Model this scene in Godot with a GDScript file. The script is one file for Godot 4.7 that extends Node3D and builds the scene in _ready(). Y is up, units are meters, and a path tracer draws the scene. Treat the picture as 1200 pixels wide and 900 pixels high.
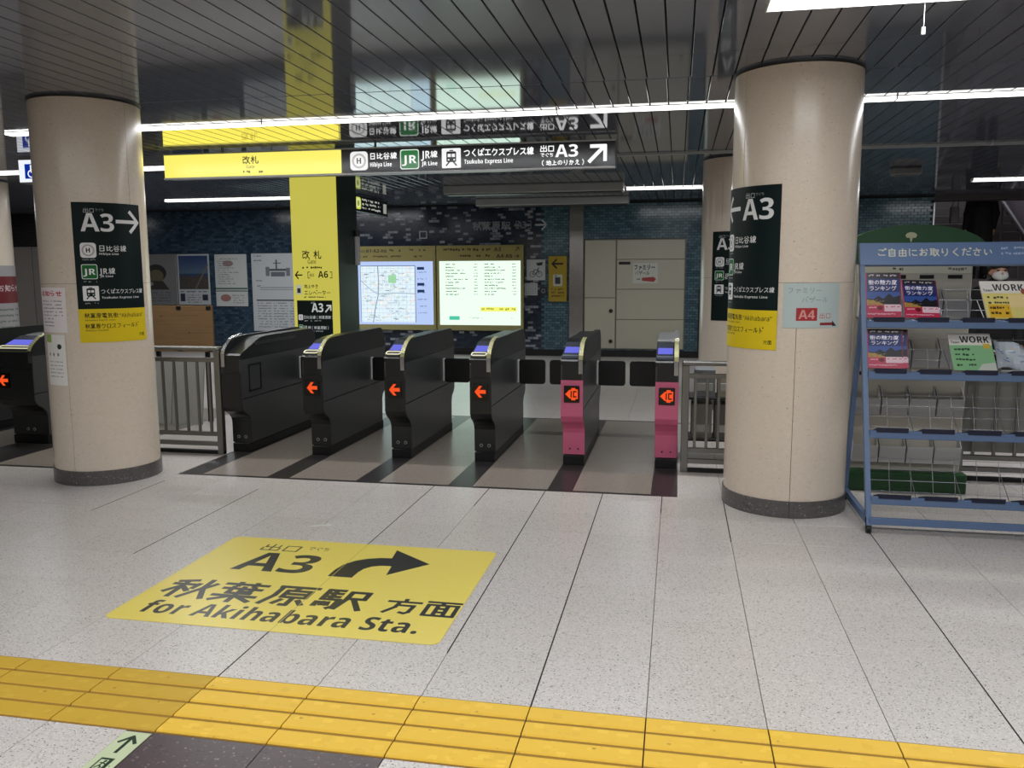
extends Node3D
# Subway station concourse with a row of ticket gates. x right, y up, depth d runs into the picture (z = -d).

const CEIL := 2.72
const WALL := 12.3
var mats := {}
var font_bold: SystemFont
var font_plain: SystemFont
var latin_cache := {}
var taken := {}
var rng := RandomNumberGenerator.new()

# ---------------------------------------------------------------- geometry helpers
func P(x, y, d) -> Vector3:
	return Vector3(x, y, -d)

func mb() -> SurfaceTool:
	var st := SurfaceTool.new()
	st.begin(Mesh.PRIMITIVE_TRIANGLES)
	return st

func tri(st, a: Vector3, b: Vector3, c: Vector3, n: Vector3, ua = Vector2.ZERO, ub = Vector2.ZERO, uc = Vector2.ZERO):
	var flip: bool = (b - a).cross(c - a).dot(n) > 0.0
	var vs = [[a, ua], [c, uc], [b, ub]] if flip else [[a, ua], [b, ub], [c, uc]]
	for v in vs:
		st.set_normal(n)
		st.set_uv(v[1])
		st.add_vertex(v[0])

# a top left, b top right, c bottom right, d bottom left as the face is looked at
func qd(st, a: Vector3, b: Vector3, c: Vector3, d: Vector3, n: Vector3, u0 = 0.0, u1 = 1.0):
	tri(st, a, b, c, n, Vector2(u0, 0), Vector2(u1, 0), Vector2(u1, 1))
	tri(st, a, c, d, n, Vector2(u0, 0), Vector2(u1, 1), Vector2(u0, 1))

# box between x0..x1, y0..y1, d0..d1 with chamfered edges
func bx(st, x0, x1, y0, y1, d0, d1, c = 0.0):
	var lo := Vector3(min(x0, x1), min(y0, y1), min(-d0, -d1))
	var hi := Vector3(max(x0, x1), max(y0, y1), max(-d0, -d1))
	var mid := (lo + hi) / 2.0
	var h := (hi - lo) / 2.0
	c = min(c, min(h.x, min(h.y, h.z)) * 0.9)
	for ax in 3:
		var b := (ax + 1) % 3
		var e := (ax + 2) % 3
		for s in [-1.0, 1.0]:
			var n := Vector3.ZERO
			n[ax] = s
			var q = []
			for k in [[-1, 1], [1, 1], [1, -1], [-1, -1]]:
				var p := mid
				p[ax] += s * h[ax]
				p[b] += k[0] * (h[b] - c)
				p[e] += k[1] * (h[e] - c)
				q.append(p)
			qd(st, q[0], q[1], q[2], q[3], n)
	if c <= 0.0:
		return
	for ax in 3:
		var b := (ax + 1) % 3
		var e := (ax + 2) % 3
		for sb in [-1.0, 1.0]:
			for se in [-1.0, 1.0]:
				var n := Vector3.ZERO
				n[b] = sb
				n[e] = se
				var q = []
				for k in [[-1, 0], [1, 0], [1, 1], [-1, 1]]:
					var p := mid
					p[ax] += k[0] * (h[ax] - c)
					p[b] += sb * (h[b] - (c if k[1] == 1 else 0.0))
					p[e] += se * (h[e] - (0.0 if k[1] == 1 else c))
					q.append(p)
				qd(st, q[0], q[1], q[2], q[3], n.normalized())
	for sx in [-1.0, 1.0]:
		for sy in [-1.0, 1.0]:
			for sz in [-1.0, 1.0]:
				var s := Vector3(sx, sy, sz)
				var q = []
				for ax in 3:
					var o := Vector3(c, c, c)
					o[ax] = 0.0
					q.append(mid + s * (h - o))
				tri(st, q[0], q[1], q[2], s.normalized())

# polygon of (depth, height) points pushed out along x
func prism(st, pts, x0, x1):
	var n: int = pts.size()
	var area := 0.0
	for i in n:
		var a: Vector2 = pts[i]
		var b: Vector2 = pts[(i + 1) % n]
		area += a.x * b.y - b.x * a.y
	var sg := 1.0 if area > 0 else -1.0
	for i in n:
		var a: Vector2 = pts[i]
		var b: Vector2 = pts[(i + 1) % n]
		var e := b - a
		if e.length() < 1e-6:
			continue
		var o := Vector2(e.y, -e.x).normalized() * sg
		qd(st, P(x0, a.y, a.x), P(x1, a.y, a.x), P(x1, b.y, b.x), P(x0, b.y, b.x), Vector3(0, o.y, -o.x))
	var ids := Geometry2D.triangulate_polygon(PackedVector2Array(pts))
	for i in range(0, ids.size(), 3):
		var a: Vector2 = pts[ids[i]]
		var b: Vector2 = pts[ids[i + 1]]
		var c: Vector2 = pts[ids[i + 2]]
		tri(st, P(x0, a.y, a.x), P(x0, b.y, b.x), P(x0, c.y, c.x), Vector3(-1 if x1 > x0 else 1, 0, 0))
		tri(st, P(x1, a.y, a.x), P(x1, b.y, b.x), P(x1, c.y, c.x), Vector3(1 if x1 > x0 else -1, 0, 0))

# polygon of (x, y) points pushed out from depth d0 to d1
func plate(st, pts, d0, d1):
	var n: int = pts.size()
	var area := 0.0
	for i in n:
		area += pts[i].x * pts[(i + 1) % n].y - pts[(i + 1) % n].x * pts[i].y
	var sg := 1.0 if area > 0 else -1.0
	for i in n:
		var a: Vector2 = pts[i]
		var b: Vector2 = pts[(i + 1) % n]
		var e := b - a
		if e.length() < 1e-6:
			continue
		var o := Vector2(e.y, -e.x).normalized() * sg
		qd(st, P(a.x, a.y, d0), P(b.x, b.y, d0), P(b.x, b.y, d1), P(a.x, a.y, d1), Vector3(o.x, o.y, 0))
	var ids := Geometry2D.triangulate_polygon(PackedVector2Array(pts))
	for i in range(0, ids.size(), 3):
		var a: Vector2 = pts[ids[i]]
		var b: Vector2 = pts[ids[i + 1]]
		var c: Vector2 = pts[ids[i + 2]]
		tri(st, P(a.x, a.y, d0), P(b.x, b.y, d0), P(c.x, c.y, d0), Vector3(0, 0, 1 if d1 > d0 else -1))
		tri(st, P(a.x, a.y, d1), P(b.x, b.y, d1), P(c.x, c.y, d1), Vector3(0, 0, -1 if d1 > d0 else 1))

func smooth_tri(st, vs):
	# vs: three of [position, normal]
	var a: Vector3 = vs[0][0]
	var n: Vector3 = vs[0][1] + vs[1][1] + vs[2][1]
	var order = [0, 2, 1] if (vs[1][0] - a).cross(vs[2][0] - a).dot(n) > 0.0 else [0, 1, 2]
	for i in order:
		st.set_normal(vs[i][1])
		st.set_uv(vs[i][2] if vs[i].size() > 2 else Vector2.ZERO)
		st.add_vertex(vs[i][0])

func tube(st, path, r, sides = 8, caps = true):
	var n: int = path.size()
	var rings = []
	var side := Vector3.ZERO
	for i in n:
		var t: Vector3 = (path[min(i + 1, n - 1)] - path[max(i - 1, 0)]).normalized()
		if side == Vector3.ZERO:
			side = t.cross(Vector3.UP if absf(t.y) < 0.9 else Vector3.RIGHT).normalized()
		side = (side - t * side.dot(t)).normalized()
		var up := t.cross(side)
		var ring = []
		for k in sides:
			var a = TAU * k / sides
			var o := side * cos(a) + up * sin(a)
			ring.append([path[i] + o * r, o])
		rings.append(ring)
	for i in n - 1:
		for k in sides:
			var k2 = (k + 1) % sides
			smooth_tri(st, [rings[i][k], rings[i][k2], rings[i + 1][k2]])
			smooth_tri(st, [rings[i][k], rings[i + 1][k2], rings[i + 1][k]])
	if caps:
		for e in [0, n - 1]:
			var t: Vector3 = (path[0] - path[1]).normalized() if e == 0 else (path[n - 1] - path[n - 2]).normalized()
			for k in range(1, sides - 1):
				tri(st, rings[e][0][0], rings[e][k][0], rings[e][k + 1][0], t)

# upright ring wall: part of a cylinder with thickness, angles in degrees from the camera side, towards +x
func curve_plate(st, cx, cd, r0, r1, a0, a1, y0, y1, seg):
	var at = func(r, a, y): return P(cx + r * sin(a), y, cd - r * cos(a))
	for i in seg:
		var f0 = float(i) / seg
		var f1 = float(i + 1) / seg
		var p := deg_to_rad(lerpf(a0, a1, f0))
		var q := deg_to_rad(lerpf(a0, a1, f1))
		var np := Vector3(sin(p), 0, cos(p))
		var nq := Vector3(sin(q), 0, cos(q))
		var A = [at.call(r1, p, y1), np, Vector2(f0, 0)]
		var B = [at.call(r1, q, y1), nq, Vector2(f1, 0)]
		var C = [at.call(r1, q, y0), nq, Vector2(f1, 1)]
		var D = [at.call(r1, p, y0), np, Vector2(f0, 1)]
		smooth_tri(st, [A, B, C])
		smooth_tri(st, [A, C, D])
		if r0 < r1:
			for yy in [[y1, 1.0], [y0, -1.0]]:
				var v := 0.002 if yy[1] > 0 else 0.998
				tri(st, at.call(r1, p, yy[0]), at.call(r1, q, yy[0]), at.call(r0, q, yy[0]), Vector3(0, yy[1], 0), Vector2(f0, v), Vector2(f1, v), Vector2(f1, v))
				tri(st, at.call(r1, p, yy[0]), at.call(r0, q, yy[0]), at.call(r0, p, yy[0]), Vector3(0, yy[1], 0), Vector2(f0, v), Vector2(f1, v), Vector2(f0, v))
	if r0 < r1 and absf(a1 - a0) < 359.0:
		for e in [[a0, -1.0, 0.0], [a1, 1.0, 1.0]]:
			var p := deg_to_rad(e[0])
			var n = Vector3(cos(p), 0, -sin(p)) * e[1] * signf(a1 - a0)
			var uv := Vector2(e[2], 0.5)
			tri(st, at.call(r1, p, y1), at.call(r0, p, y1), at.call(r0, p, y0), n, uv, uv, uv)
			tri(st, at.call(r1, p, y1), at.call(r0, p, y0), at.call(r1, p, y0), n, uv, uv, uv)

func disc_pts(cx, cy, rx, ry, n):
	var o = []
	for i in n:
		o.append(Vector2(cx + rx * cos(TAU * i / n), cy + ry * sin(TAU * i / n)))
	return o

func round_rect(x0, x1, y0, y1, r, n = 4):
	var o = []
	for k in [[x1 - r, y1 - r, 0.0], [x0 + r, y1 - r, 90.0], [x0 + r, y0 + r, 180.0], [x1 - r, y0 + r, 270.0]]:
		for i in n + 1:
			var a := deg_to_rad(k[2] + 90.0 * i / n)
			o.append(Vector2(k[0] + r * cos(a), k[1] + r * sin(a)))
	return o

# ---------------------------------------------------------------- scene helpers
func numbered(called: String) -> String:
	var k: int = taken.get(called, 0)
	taken[called] = k + 1
	return called if k == 0 else "%s_%03d" % [called, k]

func tag(o, label, category, group = ""):
	o.set_meta("label", label)
	o.set_meta("category", category)
	if group:
		o.set_meta("group", group)
	return o

func thing(called, label, category, at = Vector3.ZERO, group = ""):
	var o := Node3D.new()
	o.name = numbered(called)
	add_child(o)
	o.position = at
	return tag(o, label, category, group)

func part(called, st, m, parent, label = ""):
	var o := MeshInstance3D.new()
	o.name = called
	o.mesh = st.commit() if st is SurfaceTool else st
	o.material_override = m
	parent.add_child(o, true)
	if label:
		o.set_meta("label", label)
	return o

func single(called, st, m, label, category, group = ""):
	var o = part(numbered(called), st, m, self)
	return tag(o, label, category, group)

func struct(called, st, m, label = ""):
	var o
	if st == null:
		o = Node3D.new()
		o.name = called
		add_child(o)
	else:
		o = part(called, st, m, self)
	o.set_meta("kind", "structure")
	if label:
		o.set_meta("label", label)
	return o

func mat(key, color: Color, rough = 0.6, metal = 0.0, spec = 0.5) -> StandardMaterial3D:
	if mats.has(key):
		return mats[key]
	var m := StandardMaterial3D.new()
	m.resource_name = key
	m.albedo_color = color
	m.roughness = rough
	m.metallic = metal
	m.metallic_specular = spec
	mats[key] = m
	return m

func glow(key, color: Color, energy, base = Color(0.8, 0.8, 0.8)) -> StandardMaterial3D:
	if mats.has(key):
		return mats[key]
	var m := StandardMaterial3D.new()
	m.resource_name = key
	m.albedo_color = base
	m.emission_enabled = true
	m.emission = color
	m.emission_energy_multiplier = energy
	mats[key] = m
	return m

func printed(key, im: Image, rough = 0.5, spec = 0.5) -> StandardMaterial3D:
	var m := StandardMaterial3D.new()
	m.resource_name = key
	m.albedo_texture = ImageTexture.create_from_image(im)
	m.roughness = rough
	m.metallic_specular = spec
	return m

func lit_print(key, im: Image, energy) -> StandardMaterial3D:
	var m := StandardMaterial3D.new()
	m.resource_name = key
	m.albedo_color = Color(0.06, 0.06, 0.06)
	m.roughness = 0.2
	m.emission_enabled = true
	m.emission_operator = BaseMaterial3D.EMISSION_OP_MULTIPLY
	m.emission = Color.WHITE
	m.emission_texture = ImageTexture.create_from_image(im)
	m.emission_energy_multiplier = energy
	return m

func area_light(parent, called, at: Vector3, dir: Vector3, sx, sy, color: Color, energy):
	var l := AreaLight3D.new()
	l.name = called
	l.area_size = Vector2(sx, sy)
	l.light_color = color
	l.light_energy = energy
	l.area_normalize_energy = true
	l.area_range = 40.0
	l.area_attenuation = 2.0
	l.shadow_enabled = true
	parent.add_child(l, true)
	l.position = at
	l.basis = Basis.looking_at(dir, Vector3.UP if absf(dir.y) < 0.9 else Vector3(0, 0, -1))
	return l

# ---------------------------------------------------------------- print: strokes on a 24 x 24 field, y down
const DAKU := "|19.5 1 21 4|22 0.5 23.5 3.5"
var strokes := {
	"出": "12 2 12 21|4 4 4 11 20 11 20 4|2 13 2 21 22 21 22 13", "口": "4 5 20 5 20 21 4 21 4 5", "日": "5 3 19 3 19 21 5 21 5 3|5 12 19 12",
	"比": "4 3 4 20 11 17|4 10 10 10|14 3 14 19 16 21 21 21 22 17|21 7 14 11", "谷": "8 2 3 7|16 2 21 7|12 7 2 15|12 7 22 15|7 15 17 15 17 22 7 22 7 15",
	"線": "7 2 3 7 6 9|10 6 4 13 10 13|7 13 7 22|3 16 2 20|10 16 11 20|17 1 16 3|13 4 22 4 22 11 13 11 13 4|13 7.5 22 7.5|17.5 11 17.5 21 15 21|12 14 16 14 12 20|21 13 18 15|18 15 23 21",
	"改": "2 4 9 4 9 10 3 10 3 20 10 18|14 2 11 9|13 6 22 6|20 6 17 15 11 22|13 9 17 16 23 22", "札": "2 7 12 7|7 2 7 22|7 8 2 16|7 9 12 14|16 3 16 20 18 21 22 21 23 16",
	"秋": "11 3 3 5|2 8 12 8|7 4 7 22|7 9 2 17|7 10 12 15|14 7 13 12|22 6 19 11|18 2 18 11 12 22|18 11 23 22",
	"葉": "2 4 22 4|8 2 8 6|16 2 16 6|3 9 21 9|7 7 7 14 18 14|12 7 12 12|17 7 17 12 12 12|2 17 22 17|12 14 12 23|11 17 3 22|13 17 21 22",
	"原": "4 3 22 3|5 3 5 13 2 22|14 3 12 6|9 7 20 7 20 14 9 14 9 7|9 10.5 20 10.5|14.5 14 14.5 22 12 22|10 17 8 21|18 17 21 21",
	"駅": "3 3 3 13 11 13 11 20 9 22|3 3 10 3|3 6.5 10 6.5|3 10 10 10|6.5 3 6.5 13|2 16 2 20|4.5 16 5 19|7 16 7.5 19|14 4 22 4 22 11 14 11|14 4 14 12 12 22|17 11 23 22",
	"方": "12 2 12 6|2 6 22 6|9 6 8 14 3 22|9 11 19 11 18 20 16 22 13 21", "面": "2 3 22 3|12 3 11 7|3 7 21 7 21 22 3 22 3 7|9 7 9 22|15 7 15 22|9 12 15 12|9 17 15 17",
	"電": "4 3 20 3|12 3 12 11|2 10 2 6 22 6 22 10|6 8 10 8|14 8 18 8|5 13 19 13 19 19 5 19 5 13|5 16 19 16|12 13 12 21 14 22 22 22 22 19",
	"気": "7 2 3 8|6 5 21 5|6 8.5 18 8.5|4 12 18 12 18 20 22 22 22 18|13 14 4 22|5 15 13 21",
	"街": "6 2 2 7|7 7 2 13|5 11 5 22|8 5 15 5|11.5 2 11.5 10|8 10 15 10|8 14 15 14|11.5 11 11.5 21|8 21 15 20|17 5 22 5|17 10 23 10|20 10 20 21 18 22",
	"地": "2 9 10 9|6 3 6 18|2 19 10 17|11 10 22 7 22 15 20 16|16 2 16 16|12.5 5 12.5 20 14 21 22 21 23 18", "上": "11 3 11 20|11 10 20 10|2 20 22 20",
	"つ": "2 8 14 5 20 8 20 14 15 19 8 20", "く": "16 2 6 12 17 22", "ば": "4 3 3 12 5 21|9 8 20 8|15 4 15 18 12 21 9 19 10 16 14 16 20 20" + DAKU,
	"エ": "4 5 20 5|12 5 12 19|2 19 22 19", "ク": "9 2 3 12|8 6 20 6 17 15 8 22", "ス": "4 5 19 5 15 13 3 21|13 14 21 21", "プ": "3 6 18 6 16 15 7 22|20 2 22 2 22 4 20 4 20 2",
	"レ": "6 3 6 21 14 18 21 10", "の": "12 5 11 14 7 19 4 17 3 12 6 7 12 4 18 6 21 11 19 17 14 20", "り": "6 3 5 12 7 14 8 11|17 3 18 11 16 18 11 22",
	"か": "3 8 14 8 14 17 12 21 9 20|9 3 7 13 3 21|17 6 21 13", "え": "9 2 15 4|5 8 17 8 3 21|9 15 13 15 14 21 22 21",
	"で": "3 5 21 4 13 8 10 14 13 19 19 21|19 9 20 12|22 8 23 11", "ぐ": "16 2 6 12 17 22|18 7 19.5 10|21 6 22.5 9", "ち": "3 6 20 6|10 2 7 13 15 11 19 15 16 20 8 21",
	"ご": "6 5 18 5 14 8|4 15 6 19 20 19" + DAKU, "自": "12 1 10 5|5 5 19 5 19 22 5 22 5 5|5 10.5 19 10.5|5 16 19 16", "由": "4 7 20 7 20 22 4 22 4 7|12 2 12 22|4 14 20 14",
	"に": "4 3 3 12 4 21|10 7 20 7|10 16 12 20 21 20", "お": "3 7 14 7|8 2 8 20 4 20 3 17 8 13 15 12 19 15 17 20 13 21|18 4 21 8",
	"取": "2 3 13 3|4 3 4 18|11 3 11 22|4 8 11 8|4 13 11 13|2 19 12 17|14 6 22 6 19 15 13 22|15 9 23 22", "だ": "2 6 12 6|8 2 3 21|13 11 20 10|12 17 14 20 21 20" + DAKU,
	"さ": "3 8 20 7|10 2 16 12 15 14|8 13 5 17 8 21 16 21", "い": "4 6 4 15 7 20 9 16|17 7 20 15",
	"魅": "6 1 5 3|2 4 11 4 11 11 2 11 2 4|2 7.5 11 7.5|6.5 4 6.5 11|5 11 2 21|8 11 8 19 11 21 22 21|13 5 22 5|12 9 23 9|17.5 2 17.5 18|17 9 13 16|18 9 22 15",
	"力": "3 7 20 7 19 19 17 21 14 20|11 2 10 11 3 22", "度": "12 1 12 4|3 4 22 4|4 4 4 13 2 22|6 8 22 8|10 6 10 13 18 13|18 6 18 13|7 16 18 16 13 20 6 22|9 17 15 21 22 22",
	"ラ": "5 3 19 3|3 9 20 9 17 17 8 22", "ン": "4 4 9 8|3 20 12 18 21 7", "キ": "3 8 20 7|2 15 22 13|10 2 14 22", "グ": "9 2 3 12|8 6 20 6 17 15 8 22" + DAKU,
	"ロ": "4 5 20 5 20 20 4 20 4 5", "フ": "4 5 19 5 17 14 7 21", "ィ": "18 9 8 17|14 13 14 22", "ァ": "6 10 20 10 16 15|12 13 8 22", "ー": "2 12 22 12", "ル": "8 4 8 12 3 20|14 3 14 20 21 13",
	"ド": "8 2 8 22|8 9 18 15" + DAKU, "ト": "8 2 8 22|8 9 18 15", "ミ": "6 4 18 7|6 10 17 13|4 17 19 21", "リ": "6 4 6 13|17 3 17 13 9 22", "マ": "3 5 21 5 12 16|8 12 15 19",
	"バ": "8 6 3 19|14 6 20 19" + DAKU, "ザ": "2 8 22 8|7 4 7 13|16 4 16 13 10 21" + DAKU, "ベ": "2 15 8 8 22 19" + DAKU, "タ": "9 2 3 12|8 6 20 6 17 15 8 22|8 11 15 16",
	"ゆ": "4 5 3 13 5 15 9 8 15 6 20 10 17 15 13 15|13 3 13 16 9 21", "き": "4 6 18 5|3 11 20 10|9 2 16 15|6 16 7 21 17 21",
	"知": "6 2 3 8|5 6 11 6|2 12 12 12|7 6 7 13 2 22|8 14 12 20|14 6 22 6 22 20 14 20 14 6", "ら": "9 2 14 4|5 7 4 14 13 11 19 14 17 19 8 21", "せ": "2 10 22 9|16 4 16 14 13 15|8 5 8 18 11 21 20 20",
	"→": "2 12 22 12|14 4 22 12 14 20", "←": "22 12 2 12|10 4 2 12 10 20", "↗": "4 20 20 4|8 4 20 4 20 16", "↑": "12 22 12 3|4 11 12 3 20 11", "[": "16 2 8 2 8 22 16 22", "]": "8 2 16 2 16 22 8 22",
	"(": "15 1 10 7 10 17 15 23", ")": "9 1 14 7 14 17 9 23", "・": "11 12 13 12",
}

func sheet(w, h, c: Color) -> Image:
	var im := Image.create(w, h, false, Image.FORMAT_RGB8)
	im.fill(c)
	return im

func fr(im: Image, x, y, w, h, c: Color):
	im.fill_rect(Rect2i(int(round(x)), int(round(y)), maxi(1, int(round(w))), maxi(1, int(round(h)))), c)

func fp(im: Image, pts, c: Color):
	var y0 := 1e9
	var y1 := -1e9
	for p in pts:
		y0 = minf(y0, p.y)
		y1 = maxf(y1, p.y)
	var n: int = pts.size()
	for y in range(maxi(0, int(floor(y0))), mini(im.get_height() - 1, int(ceil(y1))) + 1):
		var yc := y + 0.5
		var xs = []
		for i in n:
			var a: Vector2 = pts[i]
			var b: Vector2 = pts[(i + 1) % n]
			if (a.y <= yc) != (b.y <= yc):
				xs.append(a.x + (yc - a.y) / (b.y - a.y) * (b.x - a.x))
		xs.sort()
		for i in range(0, xs.size() - 1, 2):
			var l := int(ceil(xs[i] - 0.5))
			var r := int(ceil(xs[i + 1] - 0.5))
			if r > l:
				im.fill_rect(Rect2i(l, y, r - l, 1), c)

func ln(im: Image, a: Vector2, b: Vector2, w, c: Color, ext = 0.35):
	var t := (b - a).normalized()
	if t == Vector2.ZERO:
		t = Vector2.RIGHT
	var s = Vector2(-t.y, t.x) * w / 2.0
	a -= t * w * ext
	b += t * w * ext
	fp(im, [a + s, b + s, b - s, a - s], c)

func poly_line(im: Image, pts, w, c: Color):
	for i in pts.size() - 1:
		ln(im, pts[i], pts[i + 1], w, c)

# Japanese text from the stroke table; s is the size of a character's field
func jp(im: Image, text: String, x, y, s, c: Color, weight = 0.1, sx = 1.0, step = 1.04):
	for ch in text:
		if strokes.has(ch):
			for line in strokes[ch].split("|"):
				var v = line.split_floats(" ")
				for i in range(0, v.size() - 3, 2):
					ln(im, Vector2(x + v[i] / 24.0 * s * sx, y + v[i + 1] / 24.0 * s), Vector2(x + v[i + 2] / 24.0 * s * sx, y + v[i + 3] / 24.0 * s), s * weight, c)
		x += s * sx * step
	return x

# Latin text from the font's outlines; y is the baseline, em the size
func la(im: Image, text: String, x, y, em, c: Color, bold = true, sx = 1.0):
	var key := text + str(bold)
	if not latin_cache.has(key):
		var t := TextMesh.new()
		t.text = text
		t.font = font_bold if bold else font_plain
		t.font_size = 64
		t.pixel_size = 1.0 / 64.0
		t.depth = 0.0
		t.horizontal_alignment = HORIZONTAL_ALIGNMENT_LEFT
		latin_cache[key] = t.get_mesh_arrays()
	var a = latin_cache[key]
	var v: PackedVector3Array = a[Mesh.ARRAY_VERTEX]
	var ids = a[Mesh.ARRAY_INDEX]
	var far := 0.0
	for i in range(0, ids.size(), 3):
		var p = []
		for k in 3:
			var q: Vector3 = v[ids[i + k]]
			p.append(Vector2(x + q.x * em * sx, y - (q.y + 0.344) * em))
			far = maxf(far, p[k].x)
		fp(im, p, c)
	return far

func la_fit(im: Image, text: String, x, y, em, width, c: Color, bold = true):
	var probe := Image.create(4, 4, false, Image.FORMAT_RGB8)
	var w: float = la(probe, text, 0.0, 0.0, em, c, bold, 1.0)
	la(im, text, x, y, em, c, bold, width / w)

# rows of marks too small to read
func greek(im: Image, x, y, w, h, c: Color, fill = 0.75):
	var at: float = x
	while at < x + w:
		var d: float = h * rng.randf_range(0.5, 1.0)
		if rng.randf() < fill:
			fr(im, at, y + h * rng.randf_range(0.0, 0.25), minf(d * 0.8, x + w - at), h * rng.randf_range(0.45, 0.75), c)
		at += d

func rr(im: Image, x0, y0, x1, y1, r, c: Color):
	fp(im, round_rect(x0, x1, y0, y1, r, 5), c)

func line_badge(im: Image, x, y, s, dark: Color):
	# white rounded tile with a grey ring and an H
	rr(im, x, y, x + s, y + s, s * 0.2, Color(0.92, 0.92, 0.92))
	fp(im, disc_pts(x + s / 2, y + s / 2, s * 0.4, s * 0.4, 24), Color(0.72, 0.7, 0.69))
	fp(im, disc_pts(x + s / 2, y + s / 2, s * 0.29, s * 0.29, 24), Color(0.93, 0.93, 0.93))
	la(im, "H", x + s * 0.33, y + s * 0.65, s * 0.44, dark)

func jr_badge(im: Image, x, y, s):
	rr(im, x, y, x + s, y + s, s * 0.12, Color(0.85, 0.9, 0.86))
	rr(im, x + s * 0.05, y + s * 0.05, x + s * 0.95, y + s * 0.95, s * 0.1, Color(0.12, 0.42, 0.2))
	la_fit(im, "JR", x + s * 0.17, y + s * 0.7, s * 0.56, s * 0.7, Color(0.95, 0.95, 0.95))

func train_badge(im: Image, x, y, s, ink: Color):
	rr(im, x, y, x + s, y + s, s * 0.06, Color(0.94, 0.94, 0.94))
	rr(im, x + s * 0.24, y + s * 0.16, x + s * 0.76, y + s * 0.7, s * 0.08, ink)
	fr(im, x + s * 0.31, y + s * 0.28, s * 0.17, s * 0.17, Color(0.94, 0.94, 0.94))
	fr(im, x + s * 0.53, y + s * 0.28, s * 0.17, s * 0.17, Color(0.94, 0.94, 0.94))
	fr(im, x + s * 0.32, y + s * 0.55, s * 0.08, s * 0.06, Color(0.94, 0.94, 0.94))
	fr(im, x + s * 0.61, y + s * 0.55, s * 0.08, s * 0.06, Color(0.94, 0.94, 0.94))
	ln(im, Vector2(x + s * 0.38, y + s * 0.7), Vector2(x + s * 0.24, y + s * 0.86), s * 0.07, ink)
	ln(im, Vector2(x + s * 0.62, y + s * 0.7), Vector2(x + s * 0.76, y + s * 0.86), s * 0.07, ink)
	fr(im, x + s * 0.4, y + s * 0.09, s * 0.2, s * 0.05, ink)

func speckle(size, base: Color, marks) -> ImageTexture:
	# marks: [count, smallest, largest, colour a, colour b]
	var im := sheet(size, size, base)
	for m in marks:
		for i in m[0]:
			var s: float = rng.randf_range(m[1], m[2])
			var x := rng.randf_range(0, size)
			var y := rng.randf_range(0, size)
			var c: Color = m[3].lerp(m[4], rng.randf())
			fr(im, x, y, s, s * rng.randf_range(0.5, 1.0), c)
			if s > 3.0:
				fr(im, x + s * rng.randf_range(-0.4, 0.4), y + s * rng.randf_range(-0.4, 0.4), s * 0.7, s * 0.6, c)
	return ImageTexture.create_from_image(im)

func stone(key, tex, tint: Color, rough, spec = 0.5) -> StandardMaterial3D:
	var m := mat(key, tint, rough, 0.0, spec)
	m.albedo_texture = tex
	m.uv1_triplanar = true
	m.uv1_world_triplanar = true
	m.uv1_scale = Vector3(1.0, 1.0, 1.0)
	return m

func framed_panel(parent, called, m, x0, x1, y0, y1, d, thick = 0.008):
	# a printed sheet with thickness, its print on the side facing the camera
	var st := mb()
	qd(st, P(x0, y1, d - thick), P(x1, y1, d - thick), P(x1, y0, d - thick), P(x0, y0, d - thick), Vector3(0, 0, 1))
	var o = part(called, st, m, parent)
	return o

func backing(parent, called, m, x0, x1, y0, y1, d, thick):
	var st := mb()
	bx(st, x0, x1, y0, y1, d - thick, d, 0.002)
	return part(called, st, m, parent)

# a flat printed sheet: a thin board (its edges and back) and the print on its face
func poster(called, label, category, im, x0, x1, y0, y1, d, thick = 0.012, rough = 0.5, edge = Color(0.7, 0.7, 0.68), group = ""):
	var t = thing(called, label, category, Vector3.ZERO, group)
	backing(t, "board", mat("edge" + str(edge), edge, 0.5), x0, x1, y0, y1, d, thick)
	framed_panel(t, "print", printed(called + "_print", im, rough), x0 + 0.003, x1 - 0.003, y0 + 0.003, y1 - 0.003, d - thick, 0.001)
	return t

# ---------------------------------------------------------------- the scene
func _ready():
	rng.seed = 20
	# camera: lens of 985.5 pixels on a picture 900 pixels high
	var cam := Camera3D.new()
	cam.name = "camera"
	var yaw := -0.194
	var pitch := 0.1326
	var roll := -0.004
	var fwd := P(sin(yaw) * cos(pitch), -sin(pitch), cos(yaw) * cos(pitch))
	var right := P(cos(yaw), 0, -sin(yaw))
	var up := right.cross(fwd)
	var r2 := right * cos(roll) + up * sin(roll)
	var u2 := up * cos(roll) - right * sin(roll)
	cam.transform = Transform3D(Basis(r2, u2, -fwd), P(0.475, 1.512, -2.736))
	cam.fov = rad_to_deg(2.0 * atan(450.0 / 985.5))
	cam.near = 0.05
	cam.far = 60.0
	cam.current = true
	add_child(cam)
	var we := WorldEnvironment.new()
	var env := Environment.new()
	env.background_mode = Environment.BG_COLOR
	env.background_color = Color.BLACK
	env.tonemap_mode = Environment.TONE_MAPPER_LINEAR
	env.tonemap_exposure = 1.0
	env.sdfgi_enabled = true
	env.ssao_enabled = true
	env.ssil_enabled = true
	we.environment = env
	add_child(we)
	font_bold = SystemFont.new()
	font_bold.font_names = PackedStringArray(["Droid Sans"])
	font_bold.font_weight = 700
	font_plain = SystemFont.new()
	font_plain.font_names = PackedStringArray(["Droid Sans"])
	build_lamps()
	build_floor()
	build_ceiling()
	build_walls()
	build_stairs()
	build_pillars()
	build_gates()
	build_hanging_signs()
	build_sign_column()
	build_wall_boards()
	build_posters()
	build_fences()
	build_rack()
	build_leaflet_stand()
	build_people()
	build_floor_graphics()

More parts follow.
